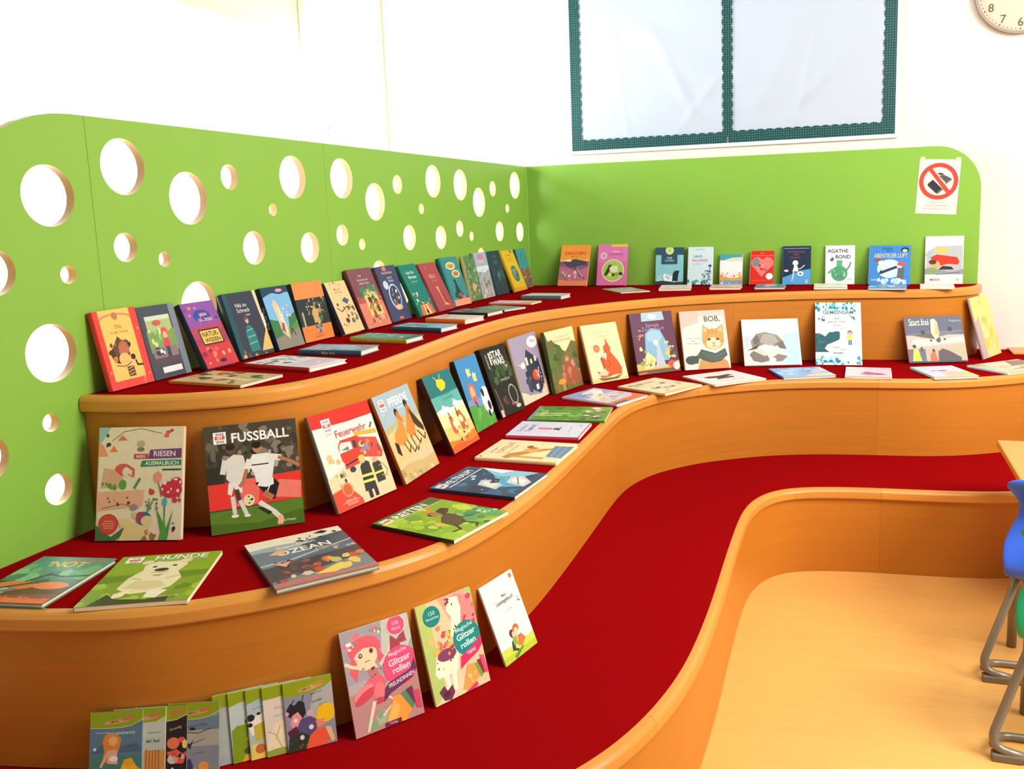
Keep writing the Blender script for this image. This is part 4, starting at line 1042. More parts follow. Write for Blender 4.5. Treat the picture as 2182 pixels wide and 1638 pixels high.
C7|181c18|0c0e0c|b 24 3 .15 .5 .95 .72 .05 .14 2c4a2c,35552f,1e301e,43603c;b 20 4 .1 .05 .95 .4 .05 .12 24241f,2f2c26,1c1a18,3a342c;T STAR .56 .88 .15 f4efe8 .44;T WARS .58 .77 .15 f4efe8 .46;r .26 .74 .32 .92 d8ccb8;t DAS_LEXIKON .16 .80 .05 e8e0d0 .3 -90;b 3 8 .74 .64 .84 .7 .03 .05 d08a7a;t FAHRZEUGE .6 .50 .05 b8b0a8 .5;e .72 .26 .17 .15 9a9a94;e .72 .26 .14 .125 1e2020;b 6 9 .3 .1 .6 .26 .04 .08 6a3430,3c2824,8a5048;l 8a8278 .02 .1 .4 .16 .06;e .78 .08 .1 .03 c8b8a0;r .04 0 .14 .1 f0b8a8|black book with white block lettering and dark green picture
C8|9a92a8|b8a88c|r 0 .6 1 1 a098b0;p c08aa8 .3 .4 .6 .9 .8 .96 .5 .6;e .8 .86 .2 .09 eae6ea;t Magie .82 .87 .05 9a8a98;l e8dcc0 .015 .12 .6 .2 .56 .24 .6;p 2f3a4e .5 .78 .86 .58 .9 .28 .84 .14 .64 .08 .44 .16 .36 .34 .38 .6;b 12 3 .32 .2 .46 .46 .05 .09 2c3446,3c4658;e .66 .36 .13 .085 e04a30;e .6 .58 .035 .04 e8e8a0;r .4 .54 .48 .66 e8d8c8;r .72 .56 .8 .64 e0c8c0;e .28 .56 .08 .05 e8e0d8;b 14 6 .4 .2 .9 .5 .015 .035 f0ece4,c84a48,5a7a88,8a94a8;r .56 .14 .66 .22 d8e0c8;w e8d4b4 .08 .02 1 0 0;p e8d4b4 0 .2 .2 .14 .3 .08 .3 0 0 0;p e8d4b4 .74 .1 1 .3 1 0 .7 0;b 5 7 .8 .1 .95 .3 .02 .03 c88a50|lilac-grey book with a dark crooked house and an orange-red ball
C9|6a6a3c|3f4a24|b 60 5 0 0 1 1 .06 .16 4f6a34,5a7838,6a6a3c,7a6a40,44582c;p f0e2a8 0 1 1 1 1 .74 .86 .78 .74 .7 .6 .62 .5 .66 .44 .74 .3 .78 .2 .86 .08 .84;t Die_Kinder_aus .56 .88 .05 c07a90;t Brombeerwald .56 .82 .07 c07a90;p b85c44 .5 .5 .6 .56 .7 .5 .66 .4;e .6 .5 .08 .06 c8604a;e .6 .48 .05 .045 e0988a;p a0583c .36 .1 .4 .4 .5 .46 .7 .46 .9 .34 .98 .14 .9 .06;p d08870 .7 .44 .8 .48 .84 .36 .76 .34;b 14 9 .34 .06 .95 .4 .04 .09 a0583c,b86848,8a4a34,c87850;b 8 3 .0 .0 .5 .3 .05 .1 b08848,8a6a38,6a7040;e .3 .16 .13 .045 f09a3c|green-brown woodland book with a red-cloaked child and cream top
C10|f7dfae|d8b878|t Der_Fuchs_und .52 .86 .055 d8b070;t die_Sonne .54 .79 .055 d8b070;t Bilderbuch .6 .72 .035 d8b070;e .3 .58 .09 0 f07a4c;t neu .3 .58 .04 fbd8b0;p d85c28 .44 .14 .4 .36 .46 .5 .56 .58 .66 .5 .8 .34 .88 .2 .84 .1 .6 .1;e .58 .56 .1 .075 d85c28;p d85c28 .56 .6 .58 .72 .66 .62;p fbe4c8 .46 .5 .44 .42 .5 .36 .54 .48;p b84c20 .34 .4 .4 .44 .44 .26 .38 .2;l 8a3818 .012 .5 .4 .6 .3 .52 .24;p c85424 .18 .2 .3 .16 .44 .14 .6 .1 .5 .08 .26 .08;p f4c8a0 .2 .12 .44 .1 .5 .16 .4 .2 .26 .18;w e8c878 .05 .015 2 0 0;p 7a6a30 .16 .08 .3 .02 .7 .03 .88 .1 .6 .06;e .56 .52 .012 0 332;p 2c1c14 .6 .7 .62 .74 .62 .68|cream picture book with a sitting red fox, right of the woodland book
C11|5f3450|4c2840|p a8c4d4 .26 .86 .28 1 .78 1 .8 .86;e .52 .93 .1 .04 e8f0f4;t Simsala .5 .79 .08 b08ab4;t Zauberbuch .5 .73 .08 a080b0 .8;p 84b4d0 .24 .3 .3 .66 .46 .74 .66 .7 .8 .44 .78 .2 .3 .18;e .5 .6 .18 .1 9cc4dc;w e0b860 .15 .03 1 1 .06;p e8dc90 .2 .08 .4 .1 .46 .24 .3 .36 .22 .28;b 14 4 .14 .08 .36 .44 .03 .06 e8c060,8a9a58,f0e0a0,5f8a78;b 12 5 .7 .12 .92 .5 .03 .06 f0d860,e8c850,4a7a60,d8a8a0;p b8c4cc .44 .1 .52 .38 .5 .52 .56 .54 .6 .4 .68 .1;e .52 .5 .06 .045 e8d8d0;r .0 0 1 .07 7a4c38;e .82 .13 .09 .06 e8503c;e .92 .09 .08 0 e8d8d0;b 8 7 .1 .56 .24 .72 .02 .04 d8a850,c88a60;l c89048 .02 .04 .02 .2 .03|dark plum book with a blue magical figure in a flowered arch
C12|ece0d0|c8b8a4|r 0 .62 1 1 d8c4b4;r .04 .04 .94 .9 ece0d0;p d4b8a8 0 .7 .4 .8 .4 1 0 1;p c8c0b0 .5 .92 1 .92 1 1 .5 1;T BOB, .70 .845 .12 3f5434 .46;t und_wie_er_die_Welt .26 .53 .03 4a4a4c .3;t sieht .24 .49 .035 4a4a4c .3;t Kater-Tagebuch .26 .44 .032 4a4a4c .32;e .68 .5 .245 .18 f0963c;p f0963c .45 .56 .48 .76 .62 .66;p f0963c .74 .66 .92 .76 .93 .55;p f8c088 .49 .62 .50 .72 .57 .65;p f8c088 .8 .65 .89 .72 .9 .62;e .68 .43 .16 .1 f8cfa0;l c86820 .018 .6 .6 .6 .68;l c86820 .018 .68 .61 .68 .69;l c86820 .018 .76 .6 .76 .68;l c86820 .014 .46 .46 .54 .47;l c86820 .014 .9 .46 .82 .47;e .59 .5 .04 .022 3a4030;e .78 .5 .04 .022 3a4030;e .59 .502 .014 .016 111;e .78 .502 .014 .016 111;e .685 .43 .03 .018 e08078;l 8a4a28 .01 .685 .42 .685 .39 .64 .37;l 8a4a28 .01 .685 .39 .73 .37;p f28a34 .28 0 .34 .14 .5 .22 .8 .2 .94 .12 .98 0;p 2f4638 .1 .2 .3 .24 .4 .34 .7 .26 .92 .34 .96 .22 .8 .12 .6 .1 .44 .14 .3 .2;e .16 .16 .13 .075 24382c;p 24382c .1 .1 .3 .1 .34 .2 .2 .24;l 45604c .02 .42 .28 .68 .2 .9 .26;l 45604c .015 .46 .22 .7 .15 .88 .2|cream book with an orange cat wearing a dark green scarf
C13|e8ecee|c8404c|r 0 .62 1 1 fafafa;w c4d4dc .6 .04 .8 1 0;p b8dcec .7 .0 1 0 1 .72 .72 .66;p d8dcd8 0 .3 .3 .7 .7 .64 .7 0 0 0;p 8f857a .14 .52 .24 .68 .4 .72 .6 .66 .72 .5 .56 .4 .44 .48 .3 .42 .16 .36;p 6b6058 .18 .56 .26 .66 .3 .5 .2 .44;p a8a49a .3 .5 .36 .68 .56 .66 .62 .5 .46 .42;p 6f675e .58 .46 .7 .52 .76 .34 .64 .36;p 7a7068 .1 .24 .2 .34 .4 .24 .46 .1 .3 .06 .16 .1;p d8cfc4 .12 .34 .3 .36 .44 .22 .36 .2 .2 .3;p 837a72 .44 .2 .6 .32 .78 .2 .66 .08 .5 .08;p e0d8d0 .4 .22 .54 .34 .78 .24 .8 .18 .6 .24 .48 .16;p 4a4440 .06 .32 .16 .38 .3 .48 .24 .36;e .5 .12 .06 .05 e8e4e0|wide white photo book with a grey seal curled in snow, red spine
C14|eef8f8|d8e8e8|b 50 3 0 .86 1 1 .03 .07 a8e0e4,58b8c4,c8f0f0,1f8a9c,88d0d8;b 10 4 0 .88 1 1 .03 .05 157a90,1f8a9c;T GEMEINSAM .5 .84 .09 3a7a84 .76;b 12 5 .08 .70 .24 .78 .02 .04 1f5a68,2f7a88,c8e8e8;b 12 6 .72 .70 .9 .78 .02 .04 1f5a68,2f7a88,c8e8e8;T ICH .47 .74 .045 2a4450;t gebe_dir_mutter .48 .685 .045 2a4450;t Was_es .47 .63 .04 2a4450;t von_dir_will .5 .58 .035 5a98a0;p 1f5a64 0 .5 .1 .5 .22 .45 .3 .52 .46 .52 .54 .47 .52 .4 .4 .36 .26 .32 .2 .26 .3 .2 0 .2;e .46 .5 .08 .035 1f5a64;b 10 8 .02 .24 .2 .46 .02 .04 2f7480,18505c;l c84a78 .01 .05 .49 .12 .48;f .75 .32 .22 e8b8a0 4a3a58 f0dc30 2c5a98;t Komm .46 .28 .04 2a4450;t zu_unserem .56 .24 .035 5a98a0;T Konzert .5 .19 .045 2a4450;b 40 9 0 0 1 .12 .03 .06 a8e0e4,58b8c4,d8f4f4,2a98ac;b 8 11 .1 .02 .95 .08 .03 .05 157a90|white book with bright turquoise blots and a dark teal dragon shape
C15|5a6078|c84c50|r 0 .5 1 1 555c74;r 0 .3 1 .6 b8b0a8;p b8a890 .3 .34 1 .4 1 0 .3 0;p d0c8c0 .1 .5 1 .55 1 .44 .1 .34;t Start_frei .25 .89 .12 f4e8c8 .34;l f4e8c8 .008 .08 .82 .4 .84;t Flughafen .88 .9 .04 a8b0c0 .2;p 6a7080 .02 .62 .5 .68 .98 .70 .98 .66 .56 .56 .46 .54;p 5c5648 .1 .6 .5 .66 .6 .5 .5 .5;p e8d8b0 .44 .64 .46 .94 .52 .96 .57 .88 .58 .62 .54 .5 .5 .5;p c8b070 .5 .6 .54 .9 .57 .84 .57 .6;e .3 .66 .035 .05 2c2c34;e .77 .72 .035 .05 2c2c34;e .55 .48 .04 .05 4a4a34;r .4 .46 .44 .5 333;r .64 .48 .68 .52 333;p 4a4048 .5 0 .52 .24 .6 .3 .72 .24 .9 .1 .9 0;e .12 .36 .03 .04 2a1e1c;p e0c83c .06 .04 .1 .3 .18 .3 .22 .04;e .24 .3 .02 .05 4a3430;p f0603c .36 .0 .38 .2 .46 .24 .5 .0;e .44 .26 .025 .035 3a2420;r 0 0 1 .03 2c2a38|dusk-grey airport book with a landing plane and two onlookers
C16|e6d27c|b8a4a0|r 0 0 .26 .8 b8a4a4;p e6d27c 0 .8 .3 .84 .3 .7 0 .6;b 24 4 .35 .1 .95 .6 .06 .14 d8c45c,c8c048,f0d890,dcc870;e .5 .6 .14 .06 c8b850;b 4 6 .2 .84 .6 .95 .03 .06 c8b060|yellow book leaning at the far right end of the middle tier
D1|b7ada8|a8504c|r 0 0 1 .4 c08a84;p c8c8b8 .5 .6 1 .5 1 1 .6 1;p a8a0a4 0 .5 .5 .5 .6 1 0 1;p 9cb090 .75 .5 1 .4 1 .76;b 8 32 .2 .03 .5 .14 .05 .12 88a878,a8b890;e .31 .79 .235 .12 e9606c;e .31 .72 .17 .11 f6d8b0;p e9606c .13 .72 .16 .86 .3 .88 .46 .84 .52 .72 .44 .78 .3 .8 .2 .77;p e9606c .12 .76 .06 .6 .14 .5 .18 .6 .17 .7;p e9606c .48 .76 .58 .66 .52 .58 .47 .66;e .22 .93 .05 .03 e8788c;e .06 .86 .04 .025 e8788c;e .5 .94 .05 .03 ee6a7c;b 5 33 .02 .82 .2 .9 .02 .035 6a9a78,fbeaea;b 5 34 .42 .9 .6 .96 .02 .035 6a9a78,e8f0e0;e .24 .735 .028 .024 6a4434;e .40 .755 .028 .024 6a4434;e .24 .738 .01 .01 fff;l a04848 .01 .29 .665 .36 .67;l f6d8b0 .045 .5 .6 .62 .68 .72 .79;l f6d8b0 .045 .22 .62 .1 .66 .02 .7;p f6d8b0 .28 .64 .42 .64 .46 .58 .26 .58;p c8787c .3 .59 .44 .58 .46 .5 .34 .49;e .38 .585 .025 .015 5a3434;b 5 35 .28 .5 .5 .62 .01 .02 8a5048;p ef6478 .3 .5 .48 .5 .6 .38 .5 .3 .34 .33 .2 .34 .12 .38;e .2 .39 .16 .05 f08a88 25;e .22 .35 .17 .045 d84a5c 25;e .42 .35 .08 .09 f07c80 -10;e .4 .27 .08 .03 c84858;e .56 .36 .05 .06 a8c0a0;p f6d0b8 .3 .28 .36 .28 .2 .02 .16 .02;l f6d0b8 .03 .5 .3 .62 .22 .42 .12;p a84858 .66 .7 .7 .84 .78 .78 .9 .86 .92 .74 .82 .74 .8 .62 .72 .66;e .8 .92 .14 0 f4f0e8;e .8 .92 .13 0 f0547c;t 150 .8 .94 .05 fbd0dc;t Rätsel .8 .89 .04 fbd0dc;e .78 .53 .26 0 f0507c;t Magische .76 .66 .055 fbe0e8 .36 8;T Glitzer .77 .585 .085 fbe0e8 .42 8;T rollen .78 .505 .085 fbe0e8 .36 8;p 6f3458 .5 .36 .56 .4 .9 .46 .98 .56 1 .46 .92 .38 .58 .3 .46 .24;T FREUNDINNEN .76 .395 .055 f0d0e0 .4 12;p f0a03c .42 .02 .6 .26 .74 .26 .86 .1 .72 .0;p f4b85c .46 .06 .6 .22 .68 .14 .56 .02;p 5a8c5c .7 .26 .78 .28 .88 .12 .84 .08;p 6f3458 .78 .28 .88 .3 .92 .2 .88 .12;p d84a64 .88 .26 .98 .24 .98 .06 .9 .08;r .42 .0 .66 .045 7a2c50;t Verlag .54 .022 .03 e8c0d0|pink scratch-art book with a dancing pink-haired fairy
D2|f3c99c|d8b088|p b8cc70 0 .0 .22 .1 .2 1 0 1;p f0a488 .4 1 .5 .8 .64 .6 1 .5 1 1;p ee8a84 .7 1 .66 .7 .9 .5 1 .4 1 .9;p a8c878 .86 1 1 .84 1 1;p f4d4a8 .16 .1 .5 .3 .6 .0 .1 0;p faf0d0 .56 .98 .74 .96 .76 .84 .66 .56 .6 .5 .5 .6 .56 .78 .5 .86;b 5 41 .46 .9 .6 .99 .02 .035 8a3448,6a2c3c;e .62 .9 .012 .012 5a4838;e .93 .92 .05 .03 d83c6c;b 7 42 .76 .66 .98 .84 .02 .035 a82c50,c83c5c;p faf0d0 .1 .3 .2 .5 .4 .5 .58 .46 .5 .26 .46 .24 .14 .24;p faf0d0 .22 .3 .32 .3 .32 .08 .26 .08;p faf0d0 .38 .28 .46 .28 .42 .06 .36 .08;b 9 43 .16 .3 .5 .44 .01 .018 3c3834;b 4 44 .5 .62 .66 .68 .014 .02 4a3c34;e .34 .5 .2 .06 f0b850;b 10 45 .18 .5 .5 .66 .03 .07 e85c6c,f08a40,e8c048,c84a6c,58a860;e .36 .44 .17 .06 8a3c60;b 8 46 .2 .44 .5 .56 .025 .05 e8607c,f09a50,a83c60;e .14 .62 .07 .035 e0c068;e .3 .72 .04 .025 d88a60;p 6f3450 .1 .12 .2 .16 .24 .1 .34 .14 .36 .06 .28 0 .16 .02;e .22 .07 .06 .03 5a2438;e .24 .86 .15 0 10847a;t 150 .25 .89 .06 c8e8dc;t Rätselbilder .25 .84 .035 c8e8dc .24;e .76 .52 .25 0 168a80;t Magische .74 .63 .065 d8f0e8 .38 8;T Glitzer .75 .56 .09 d8f0e8 .42 8;T rollen .76 .47 .09 d8f0e8 .36 8;p e02c64 .54 .24 .58 .36 .9 .44 .99 .5 1 .4 .9 .34 .66 .28;T TIERE .78 .37 .05 f8c8d8 .3 10;p f0a050 .5 .04 .66 .26 .8 .24 .84 .1 .66 .0;b 5 47 .62 .06 .78 .2 .02 .04 f4c870;p 7aa83c .78 .24 .84 .24 .92 .1 .86 .08;p 8a2c4c .84 .26 .92 .26 .94 .12 .9 .1;p e0506c .9 .3 .98 .28 1 .1 .94 .1;p d83c70 .52 .0 .76 .06 .78 .02 .56 -.04|peach and green scratch-art book with a white llama and teal circle
D3|ebe8e0|d8d4c8|r 0 0 1 .16 b8c83c;w c8d84c .16 .02 1 1 .08;e .9 .94 .06 0 f0c8b8;e .9 .94 .04 0 d86a50;T Mein .56 .77 .05 4c4c4c;T Lesetagebuch .54 .70 .07 4c4c4c .5;t für_Kinder .58 .58 .03 8a8a88;l 6a6a68 .02 .88 .62 .94 .6;l 6a6a68 .012 .9 .66 .88 .6;t von .6 .42 .03 9a9a98;p 3c3a48 .3 .1 .34 .2 .42 .24 .4 .1;p 8ab03c .38 .16 .4 .28 .52 .26 .5 .14;p f0763c .5 .12 .54 .24 .66 .24 .74 .16 .6 .1;e .42 .3 .07 .05 6a2c20;e .46 .28 .05 .04 f0c0a0;e .56 .33 .09 .055 e0683c;e .55 .30 .06 .042 f4caa8;l 3c3a58 .04 .34 .12 .46 .08;p 5a8a2c .3 .04 .6 .1 .62 .08 .34 0|slim white diary with two small reading children, rightmost on the lowest tier
E1|5a7686|e8e4d0|r 0 .16 1 .8 5d7c8c;w 4a8070 .4 .01 1 0 0;w 8a9a38 .18 .02 1 0 0;p 93a414 0 .80 0 1 1 1 1 .86 .8 .80 .5 .77 .2 .785;l e8dc98 .01 0 .79 .3 .775 .6 .775 .8 .8 1 .87;e .52 .86 .26 .028 d89c68 5;t AMEISE .46 .86 .04 5a2c1c .3 6;e .72 .9 .12 .025 c87a4c 15;t Kommissarin .24 .72 .035 c8d8dc .34;t DAS_NIXENKIND .6 .70 .05 dfe8e8 .64;p 4f6a7c .1 .5 .34 .6 .6 .52 .9 .56 1 .44 0 .44;p e08a34 .24 .6 .3 .7 .5 .7 .6 .62 .56 .48 .48 .36 .24 .3 .28 .46;e .44 .6 .09 .06 f0b070;p e8b080 .34 .3 .36 .48 .52 .48 .54 .28;e .46 .36 .08 .04 f0e8e0;l e8b080 .05 .36 .46 .22 .26;e .1 .5 .03 .02 e8ecec;l 4a5a68 .012 .7 .52 .92 .53;p f0b828 .3 .0 .34 .2 .6 .22 .66 .34 .8 .36 .9 .24 .98 .2 1 0;e .74 .3 .1 .05 e8a820|booklet with a long-haired orange mermaid child, leftmost of the fanned stack
E2|bcc8b4|e8e4d0|p 93a414 0 .80 0 1 1 1 1 .86 .8 .80 .5 .77 .2 .785;e .62 .86 .24 .028 d89c68 5;e .8 .9 .12 .025 c87a4c 15;l e8dc98 .01 .5 .775 .8 .8 1 .87;r 0 0 1 .78 bcc8b4;w c4ccb8 .79 .02 1 3 .6;l 5a6458 .01 .66 .66 .92 .66;T der_Saal .76 .55 .06 3f4a3c .36;r .6 .05 1 .42 d8984c;l a8642c .02 .64 .06 .64 .44;l a8642c .02 .7 .06 .7 .42;l a8642c .02 .76 .06 .76 .42;l a8642c .02 .82 .06 .82 .42;l a8642c .02 .88 .06 .88 .42;b 6 3 .6 0 1 .1 .05 .09 e8b070,f0d8a8|booklet of the fanned stack showing a brown wooden fence strip
E3|3a2c24|f0ece0|r 0 0 1 .8 2f241e;p 93a414 0 .80 0 1 1 1 1 .86 .8 .80 .5 .77 .2 .785;e .8 .9 .16 .03 c87a4c 15;l e8dc98 .01 .5 .775 .8 .8 1 .87;t Gruselig .78 .68 .05 c8b890 .36 15;e .74 .48 .12 .08 f07850;e .9 .52 .07 .04 e0604c;e .96 .46 .05 .06 f0d860;p e8604c .62 .36 .8 .4 .98 .3 .94 .2 .7 .2;e .72 .26 .09 .06 d8ccc0;b 10 6 .6 .0 1 .36 .04 .09 5a5a30,c85a48,e8a088,3c3428,d8c8b8;b 5 7 .6 .0 .9 .12 .05 .08 d88a80,f0e0d0|booklet of the fanned stack with a dark red-faced crowd strip
E4|8a949c|f0ece0|r 0 .16 1 .8 b0ac98;r 0 .62 1 .8 6f8490;p 93a414 0 .80 0 1 1 1 1 .86 .8 .80 .5 .77 .2 .785;e .52 .86 .26 .028 d89c68 5;t AMEISE .46 .86 .04 5a2c1c .3 6;e .72 .9 .12 .025 c87a4c 15;l e8dc98 .01 0 .79 .3 .775 .6 .775 .8 .8 1 .87;t Zauberhexen_im_Wald .46 .68 .05 445868 .6 5;r 0 .0 1 .4 8d8f96;p 2c2440 .0 .54 .2 .5 .38 .58 .3 .42 .26 .3 .3 0 0 0;e .26 .46 .06 .05 e8b898;p 3a3050 .3 .46 .44 .44 .5 .5 .44 .36;l 4a3830 .014 .3 .6 .6 .58 .84 .64;e .48 .64 .06 .02 2c2824;l 4a3830 .01 .4 .42 .72 .5;p 4c3c70 .3 .2 .44 .24 .5 .14 .48 0 .26 0;l 5a6068 .01 .5 .3 .72 .32;e .7 .12 .1 .07 f0a048;b 6 3 .5 0 1 .1 .04 .08 c8a070,8a6a50|booklet of the fanned stack with a dark pointed-hat witch
E5|a8b8b4|a8b040|r 0 .1 1 .8 b4beb4;p 93a414 0 .82 0 1 1 1 1 .86 .6 .8;r .5 .74 1 .8 7f94a0;t Rosi .86 .66 .05 c87a70 .2;t und_der_Hase .84 .54 .03 4a544c .24;e .84 .44 .12 .05 e8e4dc;l 4a4a40 .012 .72 .34 .96 .34;p e8c098 .5 0 .5 .28 1 .24 1 0;p 3c4424 .8 .0 .9 .1 1 .06 1 0|booklet strip of the fanned stack, between witch booklet and green frog booklet
E6|c0ccbc|a8b040|r 0 .1 1 .8 c0d0c4;p 93a414 0 .80 0 1 1 1 1 .86 .6 .86 .2 .84;T FRO .52 .70 .06 3c4c48 .3 12;T GESELLE .5 .63 .045 5a6c64 .3 12;p 84a020 .0 0 .02 .46 .12 .52 .4 .52 .5 .44 .5 0;l 4a5a3c .03 .3 .54 .3 .58;l e8c050 .03 .36 .4 .3 .3 .42 .26 .46 .36;p f0a838 .16 0 .3 .14 .5 .16 .5 0;e .3 .14 .08 .05 4a6a1c|booklet strip of the fanned stack with a plain green frog shape
E7|a8bcc0|a8b040|r 0 .1 1 .8 b0c4c4;p 93a414 0 .80 0 1 1 1 1 .86 .6 .86 .2 .84;l 8a9c98 .02 .1 .72 .4 .74;p f4ece0 .0 .5 .12 .6 .4 .66 .46 .5 .3 .4 .06 .34;e .06 .6 .08 .05 2c2824;e .04 .5 .05 .03 2c2824;e .22 .64 .04 .02 2c2824;p c8b83c .1 .48 .36 .52 .36 .3 .12 .24;p f0d060 .0 0 .04 .22 .4 .2 .44 0;e .2 .14 .1 .07 c87038;e .36 .24 .06 .06 f4ece0;e .36 .24 .02 .02 2c2824|booklet strip of the fanned stack with a black-spotted cow
E8|ddd2bc|a8b040|r 0 .1 1 .8 e2d6c4;p 93a414 0 .82 0 1 1 1 1 .86 .5 .84 .2 .82;T Kim .3 .68 .07 d8a08c .3;l b8b098 .02 .2 .56 .5 .58;p f2e2b8 .0 .0 .06 .3 .2 .46 .36 .5 .46 .4 .46 .0;l c8b078 .02 .06 .36 .2 .3 .3 .1;l c8b078 .02 .3 .42 .2 .24;w 9aa840 .08 .02 1 0 0|booklet strip of the fanned stack with pale sand-coloured drawing
E9|8c8c9a|5a6a3c|r 0 0 1 .84 8f90a0;p b4b4ac .4 .3 1 .5 1 .9 .6 .78;p 93a414 0 .80 0 1 1 1 1 .90 .8 .83 .5 .80 .2 .79;e .56 .87 .26 .032 d8a868 6;t AMEISE .46 .865 .045 5a2c1c .26 8;e .74 .91 .13 .028 d08a50 12;t Mieze_und .66 .78 .04 4c4c58 .3 8;t Schräge .66 .66 .05 3c3c48 .34 10;t Vögel .78 .59 .05 3c3c48 .2 10;p 2c2830 .04 .62 .12 .7 .2 .66 .3 .72 .4 .68 .42 .52 .34 .44 .1 .5 .02 .54;l 2c2830 .02 .4 .78 .36 .7;l 2c2830 .02 .2 .74 .14 .68;p e89a94 .08 .4 .14 .52 .26 .56 .34 .46 .26 .36 .12 .34;e .2 .44 .04 .03 f8e0dc;e .04 .56 .04 .03 d8a8a8;e .5 .5 .07 .05 e0a8a8;p 5c5078 .3 .44 .5 .46 .62 .4 .6 .2 .4 .14 .2 .3;p 5a2a40 .02 .3 .2 .36 .3 .2 .06 .2;p 2f3c30 0 0 .04 .2 .3 .26 .5 .16 .46 0;b 14 6 .04 .02 .44 .24 .02 .04 2c4434,3c5040,c83c34,243024;e .5 .3 .05 .035 e8e4d8;e .3 .18 .045 .035 e0dccc;e .82 .46 .19 .14 f6c41c;p f6c41c .64 .48 .6 .4 .8 .34 .98 .36 1 .46;p f08a68 .6 .38 .62 .26 .78 .3 .78 .38;p f0603c .36 .0 .46 .18 .62 .26 .8 .24 .84 .08 .8 0;p f0b878 .78 .26 .9 .24 .96 .04 .88 .02|booklet with a blond child and grey cat creature, front right of the fan
F1|c8a878|d8943c|r .05 .04 .95 .96 d8b890;b 40 2 .1 .06 .95 .94 .06 .16 6a4a3c,4a6a50,e0c890,8a5a48,a8b080,d8a070;p e8d0a0 .3 .1 .5 .12 .6 .8 .5 .9|tan nature book lying flat at the left end of the top tier
F2|eae4ee|c83034|b 30 3 .05 .5 .95 .95 .04 .1 8a9a70,c8a090,506858,e8e0d8;p d8c8e0 .1 .05 .9 .05 .9 .4 .1 .4;b 10 5 .2 .1 .8 .4 .06 .1 e8a0b0,f0d8e8,c8c0e8;T FEE .3 .72 .12 506858;r .96 0 1 1 3a3a44|white and lilac book with red spine lying flat on the top tier
F3|8aa0b8|3c5c78/Meer_und|r 0 .5 1 1 a8b0c8;p 8cc8d8 .2 .2 .9 .3 .9 .7 .3 .7;b 20 6 .1 .1 .9 .9 .05 .12 b8c0d8,6a8aa8,d8c8d0,8ab0c8;T MEER .4 .8 .1 e8e8f0|grey-blue book lying flat behind the sky-blue standing book
F4|4a9098|c8b838/GESCHICHTEN|r 0 .4 1 1 5aa8ac;b 24 7 .05 .05 .95 .95 .05 .1 e8f0e0,3c7880,8ac0b8,d8e8d8;r 0 .0 1 .1 2c5a60|teal book with yellow spine lettering lying flat on top tier
F5|78b0d0|2c5878|b 16 8 .0 .4 .6 .98 .05 .12 e8e0d8,c8d8e0,8a6a58;p 223848 .3 .4 .4 .9 .5 .8 .44 .4;r 0 0 1 .3 8ac0dc;b 6 4 .6 .0 1 .5 .08 .12 b08898,98b8d0|light blue book with dark blue spine lying flat beside the orange-spined one
F6|e8d0cc|f07c30|b 16 9 .05 .05 .95 .95 .06 .12 f0e0dc,d8b8b0,f8f0f0,c8a8a8;T SONNE .5 .8 .1 f08040|pale pink book with bright orange spine lying flat
F7|687878|1c2024|b 24 2 .05 .05 .95 .95 .06 .14 8a9a98,4a6460,a8b0a8,3c4c50;p 223038 .1 .4 .4 .5 .5 .9 .3 .8|dark grey-green book with black spine lying flat, middle of the top tier
F8|6a9070|5878a8|b 24 3 .05 .05 .95 .95 .06 .14 7aa080,88a8c8,a8b890,e08a68;r 0 0 1 .1 7a98c8|thin green and blue booklet lying flat on the top tier
F9|e8b8c0|f09898|b 16 4 .05 .3 .95 .95 .08 .16 f0d8dc,f8ecec,e8a8b8;r .0 0 1 .3 c8c088;b 8 5 .2 .05 .9 .3 .05 .1 5a8078,e8d8a0|thin pink and white booklet lying flat near the room corner
F10|c8d4dc|5c6c70|b 16 6 .05 .05 .95 .95 .1 .2 d8e4ec,b8c8d4,c8e0e8;r 0 .0 1 .06 a8b0b0|thick pale blue-grey book lying flat nearest the room corner
F11|b0b4a0|c8a0a0|b 20 7 .05 .05 .95 .95 .08 .16 c8b8b0,98a890,8a9a88,d8c8c0|thin grey-green booklet lying flat under the pink standing book
F12|ecdcd4|f4e4dc|b 12 8 .1 .1 .9 .9 .08 .16 f4ece8,d8c8c8,e8d0c8|cream book lying flat in front of the penguin book
F13|d8c0b0|e8d8c8|b 12 9 .05 .05 .95 .95 .08 .16 a8b8c0,e8d8c8,c8a898|beige book lying flat in front of the small white book
F14|5f8ea0|4a7488|b 14 2 .05 .05 .95 .95 .08 .16 78a8b8,4c7c90,d8d8d8,c8a8a8;r .3 .3 .7 .8 b8c0c8|blue-grey book lying flat in front of the red heart book
F15|ecf0e4|e8ecd8|b 12 3 .05 .05 .95 .95 .06 .14 d8ecc8,f8fcf4,b8d8a8|white and pale green book lying flat before the cactus book
F16|5c9cd0|3c80c0|b 16 4 .05 .05 .95 .95 .08 .16 a8d8f4,e8f4fc,3c7cb8,d8a878|bright blue book lying flat before the wide blue penguin book
F17|f6e8e8|f0e0e0|b 10 5 .1 .1 .9 .9 .05 .1 fbf4f4,e8d4d8,d8c8d0|white book lying flat before the tall sports car book
